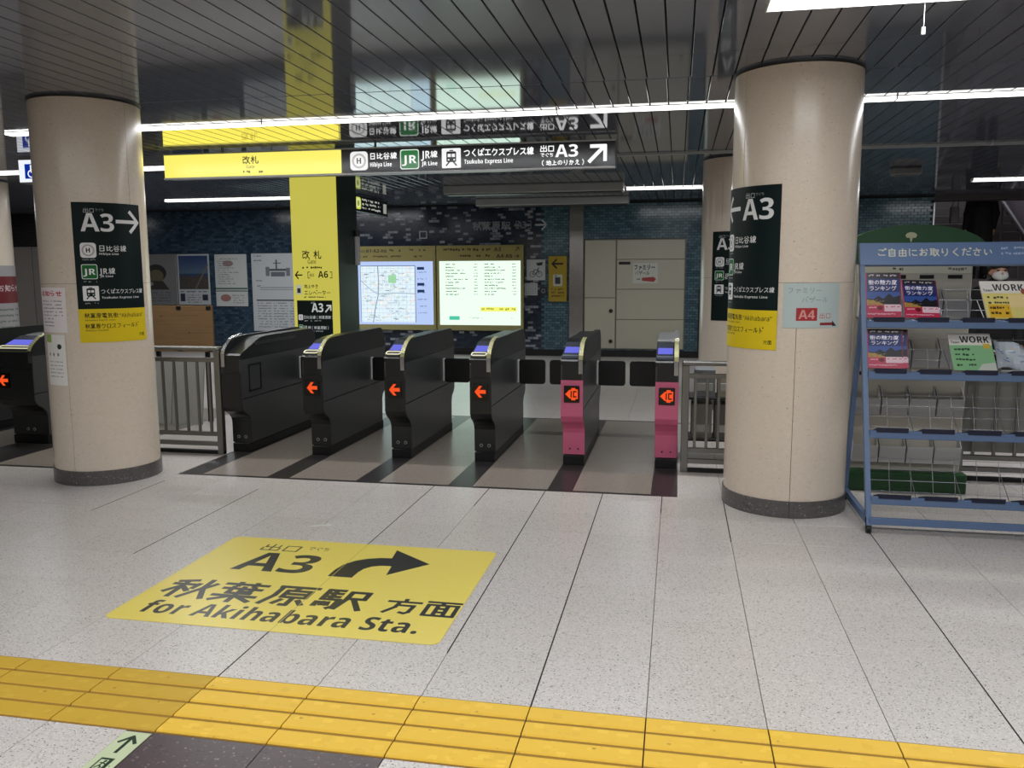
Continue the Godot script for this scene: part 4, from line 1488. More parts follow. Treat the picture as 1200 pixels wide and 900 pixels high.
	poly_line(im, [Vector2(150, 170), Vector2(134, 106), Vector2(150, 96)], 8, bk)
	fp(im, [Vector2(110, 40), Vector2(190, 28), Vector2(186, 64), Vector2(130, 74)], bk)
	poster("bicycle_notice", "square white notice with black bicycle picture beside the list board", "notice", im, -2.2, -1.86, 1.36, 1.73, WALL - 0.005)
	im = sheet(160, 180, Color(0.72, 0.73, 0.74))
	for i in 5:
		fr(im, 8, 20 + i * 32, 144, 3, Color(0.4, 0.42, 0.45))
		fr(im, 20 + i * 28, 8, 3, 160, Color(0.45, 0.47, 0.5))
	poster("grid_notice", "small white grid notice below the bicycle notice", "notice", im, -2.24, -2.0, 1.09, 1.31, WALL - 0.005)
	im = sheet(128, 128, Color(0.16, 0.18, 0.2))
	fp(im, disc_pts(64, 64, 40, 40, 20), Color(0.5, 0.52, 0.55))
	fp(im, disc_pts(64, 64, 26, 26, 20), Color(0.2, 0.22, 0.25))
	poster("round_symbol_plate", "tiny dark plate with pale ring under the bicycle notice", "plate", im, -1.96, -1.83, 1.1, 1.24, WALL - 0.005, 0.012, 0.5, Color(0.15, 0.16, 0.17))
	im = sheet(256, 620, Color(0.68, 0.58, 0.17))
	jp(im, "←", 40, 20, 170, Color(0.14, 0.1, 0.04), 0.14)
	rr(im, 62, 250, 196, 410, 14, Color(0.78, 0.78, 0.7))
	fr(im, 92, 290, 74, 90, Color(0.2, 0.22, 0.26))
	jp(im, "↑", 84, 256, 36, Color(0.2, 0.22, 0.26), 0.14)
	for i in 3:
		greek(im, 40, 440 + i * 46, 180, 28, Color(0.3, 0.24, 0.08))
	poster("lift_sign", "narrow yellow lift sign with left arrow beside the steel pilaster", "sign", im, -1.8, -1.47, 0.98, 1.79, WALL - 0.005, 0.03, 0.4, Color(0.5, 0.42, 0.15))
	# paper on the double door
	im = sheet(320, 220, Color(0.8, 0.8, 0.76))
	jp(im, "ファミリー", 14, 16, 62, Color(0.14, 0.24, 0.27), 0.15, 0.85)
	jp(im, "バザール", 30, 84, 50, Color(0.25, 0.3, 0.33), 0.11, 0.9)
	fp(im, [Vector2(120, 160), Vector2(270, 150), Vector2(300, 176), Vector2(270, 204), Vector2(120, 192)], Color(0.65, 0.25, 0.24))
	greek(im, 20, 164, 80, 22, Color(0.4, 0.38, 0.38))
	poster("shop_notice", "white paper with red arrow taped to the beige door", "notice", im, -0.31, 0.13, 1.3, 1.66, WALL - 0.06, 0.004)

# a character as raised strokes on a wall, top left at (x, y)
func raised(ch, x, y, s, weight):
	var st := mb()
	for line in strokes[ch].split("|"):
		var v = line.split_floats(" ")
		for i in range(0, v.size() - 3, 2):
			var a := Vector2(x + v[i] / 24.0 * s, y - v[i + 1] / 24.0 * s)
			var b := Vector2(x + v[i + 2] / 24.0 * s, y - v[i + 3] / 24.0 * s)
			var t := (b - a).normalized()
			var n: Vector2 = Vector2(-t.y, t.x) * s * weight / 2.0
			a -= t * s * weight * 0.4
			b += t * s * weight * 0.4
			plate(st, [a + n, b + n, b - n, a - n], WALL - 0.01, WALL - 0.001)
	return st

func map_case(t, x0, x1, gold, im, energy):
	var d := WALL - 0.01
	var st := mb()
	bx(st, x0, x1, 0.45, 1.99, d - 0.06, d, 0.004)
	part("case", st, gold, t)
	var fw := 0.05
	for k in [[x0, x1, 0.45, 0.55], [x0, x1, 1.71, 1.99], [x0, x0 + fw, 0.55, 1.71], [x1 - fw, x1, 0.55, 1.71]]:
		st = mb()
		bx(st, k[0], k[1], k[2], k[3], d - 0.07, d - 0.06, 0.003)
		part("frame_bar", st, gold, t)
	framed_panel(t, "lit_panel", lit_print("lit_map", im, energy), x0 + fw, x1 - fw, 0.55, 1.71, d - 0.06, 0.003)
	area_light(t, "panel_light", P((x0 + x1) / 2, 1.13, d - 0.09), P(0, 0, -1), x1 - x0 - 0.1, 1.15, Color(0.85, 1.0, 0.95), 0.5 * energy)

# ---------------------------------------------------------------- posters left of the yellow column
func build_posters():
	var d := WALL - 0.005
	# picture poster frame with two sheets
	var im := sheet(320, 512, Color(0.42, 0.43, 0.42))
	fp(im, disc_pts(160, 190, 80, 90, 20), Color(0.1, 0.09, 0.09))
	fp(im, disc_pts(160, 220, 58, 66, 20), Color(0.36, 0.33, 0.24))
	fp(im, [Vector2(60, 360), Vector2(110, 270), Vector2(210, 270), Vector2(260, 360)], Color(0.16, 0.15, 0.14))
	fp(im, disc_pts(110, 300, 26, 22, 14), Color(0.5, 0.48, 0.46))
	fr(im, 20, 370, 280, 130, Color(0.42, 0.43, 0.44))
	for i in 4:
		greek(im, 40, 384 + i * 28, 230, 16, Color(0.25, 0.26, 0.28))
	poster("character_poster", "dim grey poster beside the left pillar, above the plywood", "poster", im, -10.05, -9.15, 0.9, 1.88, d)
	im = sheet(400, 512, Color(0.65, 0.67, 0.68))
	fr(im, 16, 16, 368, 340, Color(0.14, 0.22, 0.36))
	for i in 20:
		fr(im, 16, 16 + i * 9, 368, 9, Color(0.12, 0.2, 0.38).lerp(Color(0.3, 0.38, 0.46), i / 20.0))
	fp(im, [Vector2(16, 356), Vector2(16, 230), Vector2(90, 210), Vector2(180, 236), Vector2(260, 206), Vector2(384, 240), Vector2(384, 356)], Color(0.24, 0.22, 0.2))
	poly_line(im, [Vector2(220, 350), Vector2(384, 110)], 18, Color(0.4, 0.37, 0.33))
	for i in 60:
		fr(im, rng.randf_range(20, 370), rng.randf_range(240, 345), rng.randf_range(6, 24), 6, Color(0.18, 0.17, 0.16).lerp(Color(0.38, 0.34, 0.3), rng.randf()))
	fr(im, 20, 400, 60, 80, Color(0.12, 0.13, 0.2))
	fr(im, 300, 410, 70, 60, Color(0.1, 0.12, 0.2))
	greek(im, 30, 372, 330, 18, Color(0.25, 0.27, 0.3))
	for i in 4:
		greek(im, 100, 410 + i * 24, 180, 14, Color(0.3, 0.32, 0.36))
	poster("landscape_poster", "poster with blue sky landscape photograph on the tiled wall", "poster", im, -9.13, -8.45, 0.9, 1.88, d)
	im = sheet(360, 512, Color(0.7, 0.72, 0.71))
	for i in 12:
		greek(im, 30, 40 + i * 22, rng.randf_range(120, 290), 12, Color(0.42, 0.4, 0.4))
	fp(im, disc_pts(150, 90, 60, 30, 16), Color(0.5, 0.42, 0.42))
	fr(im, 0, 330, 360, 14, Color(0.15, 0.3, 0.24))
	fr(im, 0, 356, 360, 10, Color(0.2, 0.3, 0.26))
	fp(im, disc_pts(110, 430, 60, 36, 16), Color(0.55, 0.4, 0.38))
	for i in 4:
		greek(im, 180, 400 + i * 24, 140, 12, Color(0.4, 0.4, 0.4))
	poster("information_poster", "white information poster with green band, between the other wall posters", "poster", im, -8.33, -7.66, 0.87, 1.87, d)
	im = sheet(420, 760, Color(0.7, 0.72, 0.73))
	fr(im, 120, 150, 160, 20, Color(0.25, 0.26, 0.28))
	fr(im, 110, 130, 30, 90, Color(0.4, 0.42, 0.45))
	fr(im, 270, 140, 30, 80, Color(0.4, 0.42, 0.45))
	fr(im, 150, 180, 110, 44, Color(0.35, 0.37, 0.4))
	fr(im, 190, 60, 10, 90, Color(0.2, 0.2, 0.22))
	fr(im, 170, 90, 60, 8, Color(0.25, 0.26, 0.28))
	for k in [20, 60, 260, 310]:
		greek(im, 20, k, 60, 16, Color(0.3, 0.32, 0.38))
	fr(im, 60, 330, 340, 6, Color(0.3, 0.32, 0.36))
	fr(im, 60, 352, 340, 4, Color(0.3, 0.32, 0.36))
	fr(im, 30, 452, 380, 12, Color(0.12, 0.13, 0.15))
	for i in 10:
		for c in 3:
			greek(im, 36 + c * 126, 480 + i * 26, 108, 14, Color(0.4, 0.41, 0.45))
	poster("station_plan", "large pale station plan poster next to the yellow column", "poster", im, -7.56, -6.45, 0.4, 1.88, d)
	# plywood sheet with dark corner clips behind the left fence
	var t = thing("plywood_board", "brown plywood board with dark corner clips behind the left fence", "board")
	var wood := sheet(512, 256, Color(0.5, 0.39, 0.26))
	for i in 120:
		var y := rng.randf_range(0, 256)
		var x := rng.randf_range(-80, 480)
		fr(wood, x, y, rng.randf_range(60, 260), rng.randf_range(1, 3), Color(0.44, 0.33, 0.21).lerp(Color(0.56, 0.45, 0.32), rng.randf()))
	for k in [[330, 150], [120, 60]]:
		fp(wood, disc_pts(k[0], k[1], 6, 4, 10), Color(0.25, 0.16, 0.09))
	var dd := 5.0
	backing(t, "sheet", mat("ply_edge", Color(0.42, 0.3, 0.18), 0.6), -4.85, -4.1, 0.72, 1.19, dd, 0.02)
	framed_panel(t, "veneer", printed("plywood", wood, 0.55), -4.848, -4.102, 0.722, 1.188, dd - 0.02, 0.001)
	for x in [-4.79, -4.47, -4.14]:
		for y in [0.745, 1.165]:
			var st := mb()
			bx(st, x - 0.025, x + 0.025, y - 0.018, y + 0.018, dd - 0.032, dd - 0.02, 0.003)
			part("clip", st, mat("clip_dark", Color(0.06, 0.05, 0.05), 0.5), t)
	for x in [-4.75, -4.2]:
		var st := mb()
		bx(st, x - 0.02, x + 0.02, 0.0, 1.1, dd + 0.001, dd + 0.04, 0.003)
		part("stand_post", st, mat("clip_dark", Color(0.06, 0.05, 0.05), 0.5), t)
	for k in [[-4.78, -4.46, "left"], [-4.45, -4.12, "right"]]:
		var st := mb()
		prism(st, [Vector2(4.72, 0.02), Vector2(4.74, 0.02), Vector2(4.84, 0.68), Vector2(4.82, 0.68)], k[0], k[1])
		single("leaning_panel", st, mat("leaning_panel", Color(0.6, 0.6, 0.57), 0.5), "pale grey panel leaning behind the left fence, %s one of two" % k[2], "panel", "panels behind the left fence")

# ---------------------------------------------------------------- steel fences at both ends of the gates
func build_fences():
	var steel := mat("fence_steel", Color(0.52, 0.52, 0.5), 0.35, 0.75)
	var make = func(label, x0, x1, d, top, bars, post_w):
		var t = thing("steel_fence", label, "fence", Vector3.ZERO, "steel fences beside the gates")
		var st := mb()
		for x in ([x0] if post_w > 0 else [x1 + post_w]):
			bx(st, x, x + absf(post_w), 0.0, top - 0.03, d - 0.03, d + 0.03, 0.004)
		part("post", st, steel, t)
		st = mb()
		bx(st, x0, x1, top - 0.03, top, d - 0.05, d + 0.05, 0.006)
		part("top_rail", st, steel, t)
		for y in [top - 0.11, 0.17, 0.085]:
			st = mb()
			bx(st, x0, x1, y - 0.018, y + 0.018, d - 0.016, d + 0.016, 0.003)
			part("rail", st, steel, t)
		for i in bars:
			var x: float = lerpf(x0 + 0.06, x1 - 0.06, (i + 0.5) / bars)
			st = mb()
			bx(st, x - 0.011, x + 0.011, 0.18, top - 0.11, d - 0.008, d + 0.008, 0.002)
			part("bar", st, steel, t)
		st = mb()
		bx(st, x0, x1, 0.0, 0.03, d - 0.02, d + 0.02, 0.003)
		part("floor_rail", st, mat("rail_dark", Color(0.08, 0.08, 0.08), 0.5), t)
	make.call("brushed steel fence between the left pillar and the end gate", -4.0, -3.24, 3.62, 0.905, 6, -0.05)
	make.call("brushed steel fence between the rightmost pink gate and the right pillar", 0.52, 0.98, 3.66, 0.845, 4, 0.055)
	make.call("brushed steel fence behind the magazine rack, right of the leaflet stand", 2.46, 4.1, 3.75, 0.95, 11, 0.06)
	var pn := mb()
	bx(pn, 2.54, 4.1, 0.2, 0.8, 3.8, 3.82, 0.003)
	single("fence_panel", pn, mat("leaning_panel", Color(0.6, 0.6, 0.57), 0.5), "pale grey sheet behind the fence beyond the magazine rack", "panel")
	var rail := mat("box_grey", Color(0.5, 0.5, 0.5), 0.6)
	var k := [[0.62, 0.78, 0.5, 0.74, "grey upright carton"], [0.8, 1.1, 0.55, 0.72, "pale wide carton"], [0.6, 0.76, 0.22, 0.5, "grey tall folder"], [0.78, 0.93, 0.22, 0.5, "darker grey folder"], [0.95, 1.1, 0.22, 0.5, "light grey folder"]]
	var tones = [Color(0.5, 0.52, 0.53), Color(0.66, 0.63, 0.56), Color(0.55, 0.53, 0.5), Color(0.42, 0.41, 0.4), Color(0.5, 0.48, 0.47)]
	# low shelf that carries them
	var t = thing("low_shelf", "low dark steel shelf standing behind the right fence", "shelf")
	for y in [0.2, 0.53]:
		var s := mb()
		bx(s, 0.56, 1.14, y - 0.02, y, 3.95, 4.25, 0.003)
		part("shelf_board", s, mat("rail_dark", Color(0.08, 0.08, 0.08), 0.5), t)
	for x in [0.56, 1.12]:
		var s := mb()
		bx(s, x, x + 0.02, 0.0, 0.53, 3.95, 4.25, 0.003)
		part("shelf_side", s, mat("rail_dark", Color(0.08, 0.08, 0.08), 0.5), t)
	for i in 5:
		var q = k[i]
		var o = thing("storage_box", q[4] + " on the low shelf behind the right fence", "box", Vector3.ZERO, "boxes behind the right fence")
		var s := mb()
		var y0: float = 0.531 if q[2] > 0.4 else 0.201
		bx(s, q[0], q[1], y0, y0 + (q[3] - q[2]) * (0.98 if q[2] < 0.4 else 0.9), 3.97, 4.2, 0.004)
		part("carton", s, mat("box_%d" % i, tones[i], 0.6), o)
		s = mb()
		bx(s, q[0] + 0.02, q[1] - 0.02, y0 + 0.05, y0 + 0.11, 3.967, 3.97, 0.001)
		part("label_strip", s, mat("box_label", Color(0.72, 0.72, 0.7), 0.6), o)

# ---------------------------------------------------------------- blue magazine rack
func rd(y) -> float:
	return 2.28 + 0.36 * y

func build_rack():
	var blue := mat("rack_blue", Color(0.37, 0.46, 0.6), 0.4)
	var navy := mat("rack_navy", Color(0.07, 0.1, 0.2), 0.45)
	var wire := mat("rack_wire", Color(0.62, 0.62, 0.64), 0.3, 0.8)
	var x0 := 1.59
	var x1 := 2.86
	var t = thing("magazine_rack", "blue steel magazine rack with wire pockets beside the right pillar", "rack")
	for x in [x0, x1]:
		var st := mb()
		prism(st, [Vector2(rd(0.05) - 0.015, 0.05), Vector2(rd(0.05) + 0.025, 0.05), Vector2(rd(1.68) + 0.025, 1.68), Vector2(rd(1.68) - 0.015, 1.68)], x - 0.014, x + 0.014)
		part("upright", st, blue, t)
		st = mb()
		prism(st, [Vector2(2.3, 0.05), Vector2(3.05, 0.05), Vector2(3.05, 0.09), Vector2(2.3, 0.09)], x - 0.014, x + 0.014)
		part("foot_bar", st, blue, t)
		st = mb()
		prism(st, [Vector2(3.0, 0.09), Vector2(3.04, 0.09), Vector2(rd(1.3) + 0.03, 1.3), Vector2(rd(1.3), 1.3)], x - 0.014, x + 0.014)
		part("back_brace", st, blue, t)
		for d in [2.3, 3.03]:
			st = mb()
			tube(st, [P(x - 0.012, 0.025, d), P(x + 0.012, 0.025, d)], 0.025, 12)
			var c = part("caster", st, mat("caster_black", Color(0.03, 0.03, 0.03), 0.5), t)
			st = mb()
			bx(st, x - 0.016, x + 0.016, 0.028, 0.055, d - 0.012, d + 0.012, 0.002)
			part("caster_fork", st, mat("caster_black", Color(0.03, 0.03, 0.03), 0.5), c)
	var st := mb()
	bx(st, x0, x1, 0.055, 0.095, 2.285, 2.31, 0.003)
	part("bottom_bar", st, blue, t)
	# header board, leaning with the rack
	var lean := Vector2(0.36, 1.0).normalized()
	var nrm := Vector2(-lean.y, lean.x)
	var hb := Vector2(rd(1.545) - 0.02, 1.545)
	var ht := hb + lean * 0.142
	st = mb()
	prism(st, [hb, ht, ht - nrm * 0.03, hb - nrm * 0.03], x0 - 0.016, x1 + 0.016)
	var head = part("header", st, blue, t)
	var im := sheet(1640, 182, Color(0.4, 0.5, 0.66))
	var pale := Color(0.86, 0.86, 0.78)
	jp(im, "ご自由にお取りください", 120, 44, 72, pale, 0.11, 1.0, 1.06)
	for i in 2:
		greek(im, 1010, 40 + i * 44, 300, 24, Color(0.68, 0.74, 0.85))
	st = mb()
	var f0 := hb + nrm * 0.0015
	var f1 := ht + nrm * 0.0015
	qd(st, P(x0 - 0.012, f1.y, f1.x), P(x1 + 0.012, f1.y, f1.x), P(x1 + 0.012, f0.y, f0.x), P(x0 - 0.012, f0.y, f0.x), Vector3(0, nrm.y, -nrm.x))
	part("header_print", st, printed("rack_header", im, 0.4), head)
	# shelves
	var shelf_y := [1.185, 0.885, 0.55, 0.185]
	var slots := 5
	var sw: float = (x1 - x0 - 0.03) / slots
	for k in 4:
		var y: float = shelf_y[k]
		var d: float = rd(y)
		st = mb()
		prism(st, [Vector2(d - 0.025, y), Vector2(d + 0.16, y - 0.03), Vector2(d + 0.16, y - 0.022), Vector2(d - 0.017, y + 0.03), Vector2(d - 0.025, y + 0.03)], x0 + 0.014, x1 - 0.014)
		var sh = part("shelf", st, blue, t)
		st = mb()
		bx(st, x0 + 0.014, x1 - 0.014, y - 0.018, y + 0.028, d - 0.032, d - 0.024, 0.003)
		part("front_lip", st, blue, sh)
		for i in slots:
			var xa: float = x0 + 0.015 + sw * (i + 0.14)
			st = mb()
			prism(st, [Vector2(d - 0.036, y + 0.02), Vector2(d - 0.04, y + 0.048), Vector2(d + 0.1, y + 0.006), Vector2(d + 0.1, y + 0.0)], xa, xa + sw * 0.7)
			part("stop_plate", st, navy, sh)
		# wire grid behind the magazines
		var wb := d + 0.14
		st = mb()
		for r in 4:
			var yy: float = y + 0.02 + 0.062 * r
			tube(st, [P(x0 + 0.014, yy, wb + 0.36 * (yy - y)), P(x1 - 0.014, yy, wb + 0.36 * (yy - y))], 0.0016, 5)
		for i in slots * 2 + 1:
			var x: float = x0 + 0.03 + (x1 - x0 - 0.06) * i / (slots * 2)
			tube(st, [P(x, y - 0.02, wb - 0.005), P(x, y + 0.22, wb + 0.08)], 0.0016, 5)
		for x in [[1.606, 1.822, 2.05, 2.278, 2.545, 2.84], [1.606, 1.858, 2.075, 2.335, 2.612, 2.84], [1.606, 1.855, 2.1, 2.35, 2.6, 2.84], [1.606, 1.855, 2.1, 2.35, 2.6, 2.84]][k]:
			tube(st, [P(x, y + 0.005, d), P(x, y + 0.14, wb + 0.05)], 0.0025, 5)
		part("wire_pocket", st, wire, t)
	build_magazines(x0, sw, shelf_y)

func magazine(called, label, x, y, w, h, im, tilt, roll = 0.0, group = "", gap = 0.05):
	var d: float = rd(y)
	var t = thing(called, label, "magazine", P(x, y + 0.03, d + gap), group)
	t.rotation = Vector3(-tilt, 0, roll)
	var st := mb()
	bx(st, -w / 2, w / 2, 0.0, h, 0.0, 0.012, 0.001)
	part("pages", st, mat("magazine_pages", Color(0.75, 0.72, 0.7), 0.7), t)
	st = mb()
	qd(st, P(-w / 2, h, -0.001), P(w / 2, h, -0.001), P(w / 2, 0, -0.001), P(-w / 2, 0, -0.001), Vector3(0, 0, 1))
	part("cover", st, printed(called + "_cover", im, 0.3), t)
	return t

func build_magazines(x0, sw, shelf_y):
	var im := sheet(420, 580, Color(0.12, 0.18, 0.42))
	fr(im, 0, 0, 420, 76, Color(0.1, 0.07, 0.1))
	greek(im, 40, 22, 330, 30, Color(0.8, 0.75, 0.78))
	jp(im, "街の魅力度", 34, 92, 66, Color(0.95, 0.93, 0.97), 0.12)
	jp(im, "ランキング", 44, 172, 62, Color(0.95, 0.93, 0.97), 0.12)
	fr(im, 0, 250, 420, 90, Color(0.22, 0.34, 0.62))
	fp(im, [Vector2(0, 420), Vector2(0, 330), Vector2(90, 350), Vector2(150, 300), Vector2(210, 340), Vector2(280, 270), Vector2(330, 320), Vector2(420, 290), Vector2(420, 420)], Color(0.1, 0.1, 0.13))
	fp(im, [Vector2(0, 340), Vector2(160, 384), Vector2(240, 420), Vector2(0, 420)], Color(0.72, 0.55, 0.28))
	for i in 30:
		fr(im, rng.randf_range(0, 200), rng.randf_range(350, 415), rng.randf_range(8, 30), 5, Color(0.9, 0.78, 0.4).lerp(Color(0.3, 0.25, 0.2), rng.randf()))
	fr(im, 0, 420, 420, 160, Color(0.78, 0.2, 0.33))
	fr(im, 220, 410, 200, 90, Color(0.93, 0.8, 0.84))
	greek(im, 236, 430, 170, 22, Color(0.75, 0.3, 0.4))
	fp(im, disc_pts(170, 456, 32, 30, 16), Color(0.45, 0.06, 0.12))
	greek(im, 20, 440, 110, 22, Color(0.95, 0.8, 0.84))
	greek(im, 20, 520, 380, 26, Color(0.92, 0.7, 0.76))
	fr(im, 0, 0, 14, 580, Color(0.72, 0.2, 0.38))
	fr(im, 406, 0, 14, 420, Color(0.45, 0.12, 0.25))
	var g := "magazines in the blue rack"
	magazine("magazine", "dark blue and red town ranking magazine upright at the top shelf's left end", 1.715, 1.195, 0.205, 0.285, im, 0.3, 0.0, g)
	magazine("magazine", "dark blue town ranking magazine slumped low beside another on the top shelf", 1.93, 1.195, 0.2, 0.285, im, 0.66, -0.03, g, 0.025)
	magazine("magazine", "dark blue and red town ranking magazine upright on the second shelf", 1.715, 0.895, 0.205, 0.242, im, 0.3, 0.0, g)
	magazine("magazine", "second copy of the town ranking magazine, just behind the second shelf's front one", 1.75, 0.895, 0.205, 0.24, im, 0.3, 0.0, g, 0.075)
	for k in 2:
		var top := Color(0.9, 0.88, 0.84)
		var low: Color = [Color(0.9, 0.84, 0.5), Color(0.55, 0.75, 0.55)][k]
		var jm := sheet(420, 460, low)
		fr(jm, 0, 0, 420, 150, top)
		la_fit(jm, "Town", 16, 130, 44, 90, Color(0.1, 0.1, 0.1))
		la_fit(jm, "WORK", 110, 118, 110, 290, Color(0.06, 0.06, 0.06))
		for i in 4:
			greek(jm, 40, 186 + i * 64, 190, 38, Color(0.25, 0.22, 0.12) if k == 0 else Color(0.12, 0.25, 0.16))
		if k == 0:
			fr(jm, 230, 170, 190, 150, Color(0.94, 0.85, 0.6))
			fr(jm, 30, 290, 200, 160, Color(0.9, 0.72, 0.2))
			for i in 2:
				greek(jm, 44, 310 + i * 64, 170, 40, Color(0.3, 0.2, 0.05))
			fp(jm, disc_pts(390, 130, 28, 34, 14), Color(0.6, 0.3, 0.2))
		else:
			fr(jm, 330, 130, 70, 60, Color(0.85, 0.72, 0.3))
			fp(jm, [Vector2(230, 460), Vector2(290, 380), Vector2(420, 360), Vector2(420, 460)], Color(0.8, 0.82, 0.78))
		if k == 0:
			magazine("free_paper", "yellow and white job paper on the top shelf at the right edge", 2.41, 1.195, 0.25, 0.29, jm, 0.72, 0.0, g, 0.005)
		else:
			magazine("free_paper", "green and white job paper on the second shelf", 2.205, 0.895, 0.235, 0.27, jm, 0.7, 0.0, g, 0.01)
	# crumpled paper sliding down on the second shelf
	var cm := sheet(256, 256, Color(0.7, 0.73, 0.76))
	for i in 40:
		fr(cm, rng.randf_range(0, 240), rng.randf_range(0, 240), rng.randf_range(8, 40), rng.randf_range(4, 16), [Color(0.8, 0.82, 0.84), Color(0.5, 0.58, 0.68), Color(0.3, 0.45, 0.7), Color(0.75, 0.72, 0.66)][rng.randi() % 4])
	var t = thing("crumpled_paper", "curled pale brochure slumped on the second shelf at the right edge", "magazine", P(2.47, 0.905, rd(0.9) + 0.02), g)
	var st := mb()
	var n := 8
	for i in n:
		for j in n:
			var q = []
			for c in [[0, 0], [1, 0], [1, 1], [0, 1]]:
				var u: float = (i + c[0]) / float(n)
				var v: float = (j + c[1]) / float(n)
				q.append([P((u - 0.5) * 0.26, 0.03 + 0.17 * v * (1.0 - 0.45 * u) + 0.012 * sin(9.0 * u + 4.0 * v), 0.03 + 0.1 * v + 0.02 * sin(7.0 * u * v + u * 4.0)), Vector2(u, 1.0 - v)])
			var nn: Vector3 = (q[1][0] - q[0][0]).cross(q[3][0] - q[0][0]).normalized()
			if nn.z < 0:
				nn = -nn
			for lift in [0.0, -0.006]:
				tri(st, q[0][0] + nn * lift, q[1][0] + nn * lift, q[2][0] + nn * lift, nn if lift == 0.0 else -nn, q[0][1], q[1][1], q[2][1])
				tri(st, q[0][0] + nn * lift, q[2][0] + nn * lift, q[3][0] + nn * lift, nn if lift == 0.0 else -nn, q[0][1], q[2][1], q[3][1])
	part("curled_sheets", st, printed("crumpled", cm, 0.4), t)

# ---------------------------------------------------------------- leaflet stand with green arched top behind the rack
func build_leaflet_stand():
	var t = thing("leaflet_stand", "cream leaflet stand with green arched top and base, behind the magazine rack", "stand")
	var cream := mat("stand_cream", Color(0.78, 0.76, 0.7), 0.5)
	var green := mat("stand_green", Color(0.1, 0.3, 0.14), 0.4)
	var x0 := 1.66
	var x1 := 2.40
	var d := 3.4
	var st := mb()
	bx(st, x0, x1, 0.0, 1.56, d, d + 0.3, 0.006)
	part("cabinet", st, cream, t)
	st = mb()
	bx(st, x0 - 0.02, x1 + 0.02, 0.0, 0.14, d - 0.1, d + 0.31, 0.006)
	part("base", st, green, t)
	var arc = []
	for i in 17:
		var a := PI * i / 16.0
		arc.append(Vector2(2.03 + 0.46 * cos(a), 1.6 + 0.215 * pow(maxf(sin(a), 0.0), 0.8)))
	arc.append(Vector2(1.57, 1.56))
	arc.append(Vector2(2.49, 1.56))
	st = mb()
	plate(st, arc, d - 0.02, d + 0.06)
	part("arched_top", st, green, t)
	# pale leaf emblem
	st = mb()
	var leaf = []
	for i in 9:
		var a := PI * i / 8.0
		leaf.append(Vector2(2.0 + 0.036 * cos(a), 1.742 + 0.022 * sin(a)))
	leaf.append_array([Vector2(1.974, 1.726), Vector2(1.99, 1.728), Vector2(1.998, 1.7), Vector2(2.002, 1.7), Vector2(2.01, 1.728), Vector2(2.026, 1.726)])
	plate(st, leaf, d - 0.024, d - 0.02)
	part("leaf_emblem", st, mat("leaf_pale", Color(0.75, 0.75, 0.62), 0.5), t)
	# header strip with print
	var im := sheet(512, 48, Color(0.86, 0.86, 0.78))
	greek(im, 150, 12, 60, 22, Color(0.25, 0.25, 0.22))
	greek(im, 410, 12, 80, 22, Color(0.5, 0.5, 0.46))
	framed_panel(t, "header_strip", printed("stand_header", im, 0.5), x0 + 0.01, x1 - 0.01, 1.49, 1.545, d, 0.004)
	# rows of pockets
	for r in 4:
		var y := 0.2 + 0.33 * r
		for c in 4:
			var xa := x0 + 0.02 + 0.176 * c
			st = mb()
			prism(st, [Vector2(d - 0.07, y + 0.005), Vector2(d - 0.06, y + 0.005), Vector2(d - 0.085, y + 0.12), Vector2(d - 0.095, y + 0.12)], xa + 0.008, xa + 0.166)
			prism(st, [Vector2(d - 0.07, y), Vector2(d, y), Vector2(d, y + 0.006), Vector2(d - 0.07, y + 0.006)], xa + 0.004, xa + 0.17)
			for e in [xa + 0.004, xa + 0.166]:
				prism(st, [Vector2(d - 0.07, y), Vector2(d, y), Vector2(d, y + 0.2), Vector2(d - 0.09, y + 0.12)], e, e + 0.005)
			var o = part("pocket", st, mat("pocket_grey", Color(0.68, 0.68, 0.67), 0.35), t)
			if r % 2 == 1:
				st = mb()
				bx(st, xa + 0.04, xa + 0.13, y + 0.265, y + 0.29, d - 0.004, d, 0.001)
				part("slot_label", st, mat("slot_label", Color(0.06, 0.07, 0.06), 0.5), o)

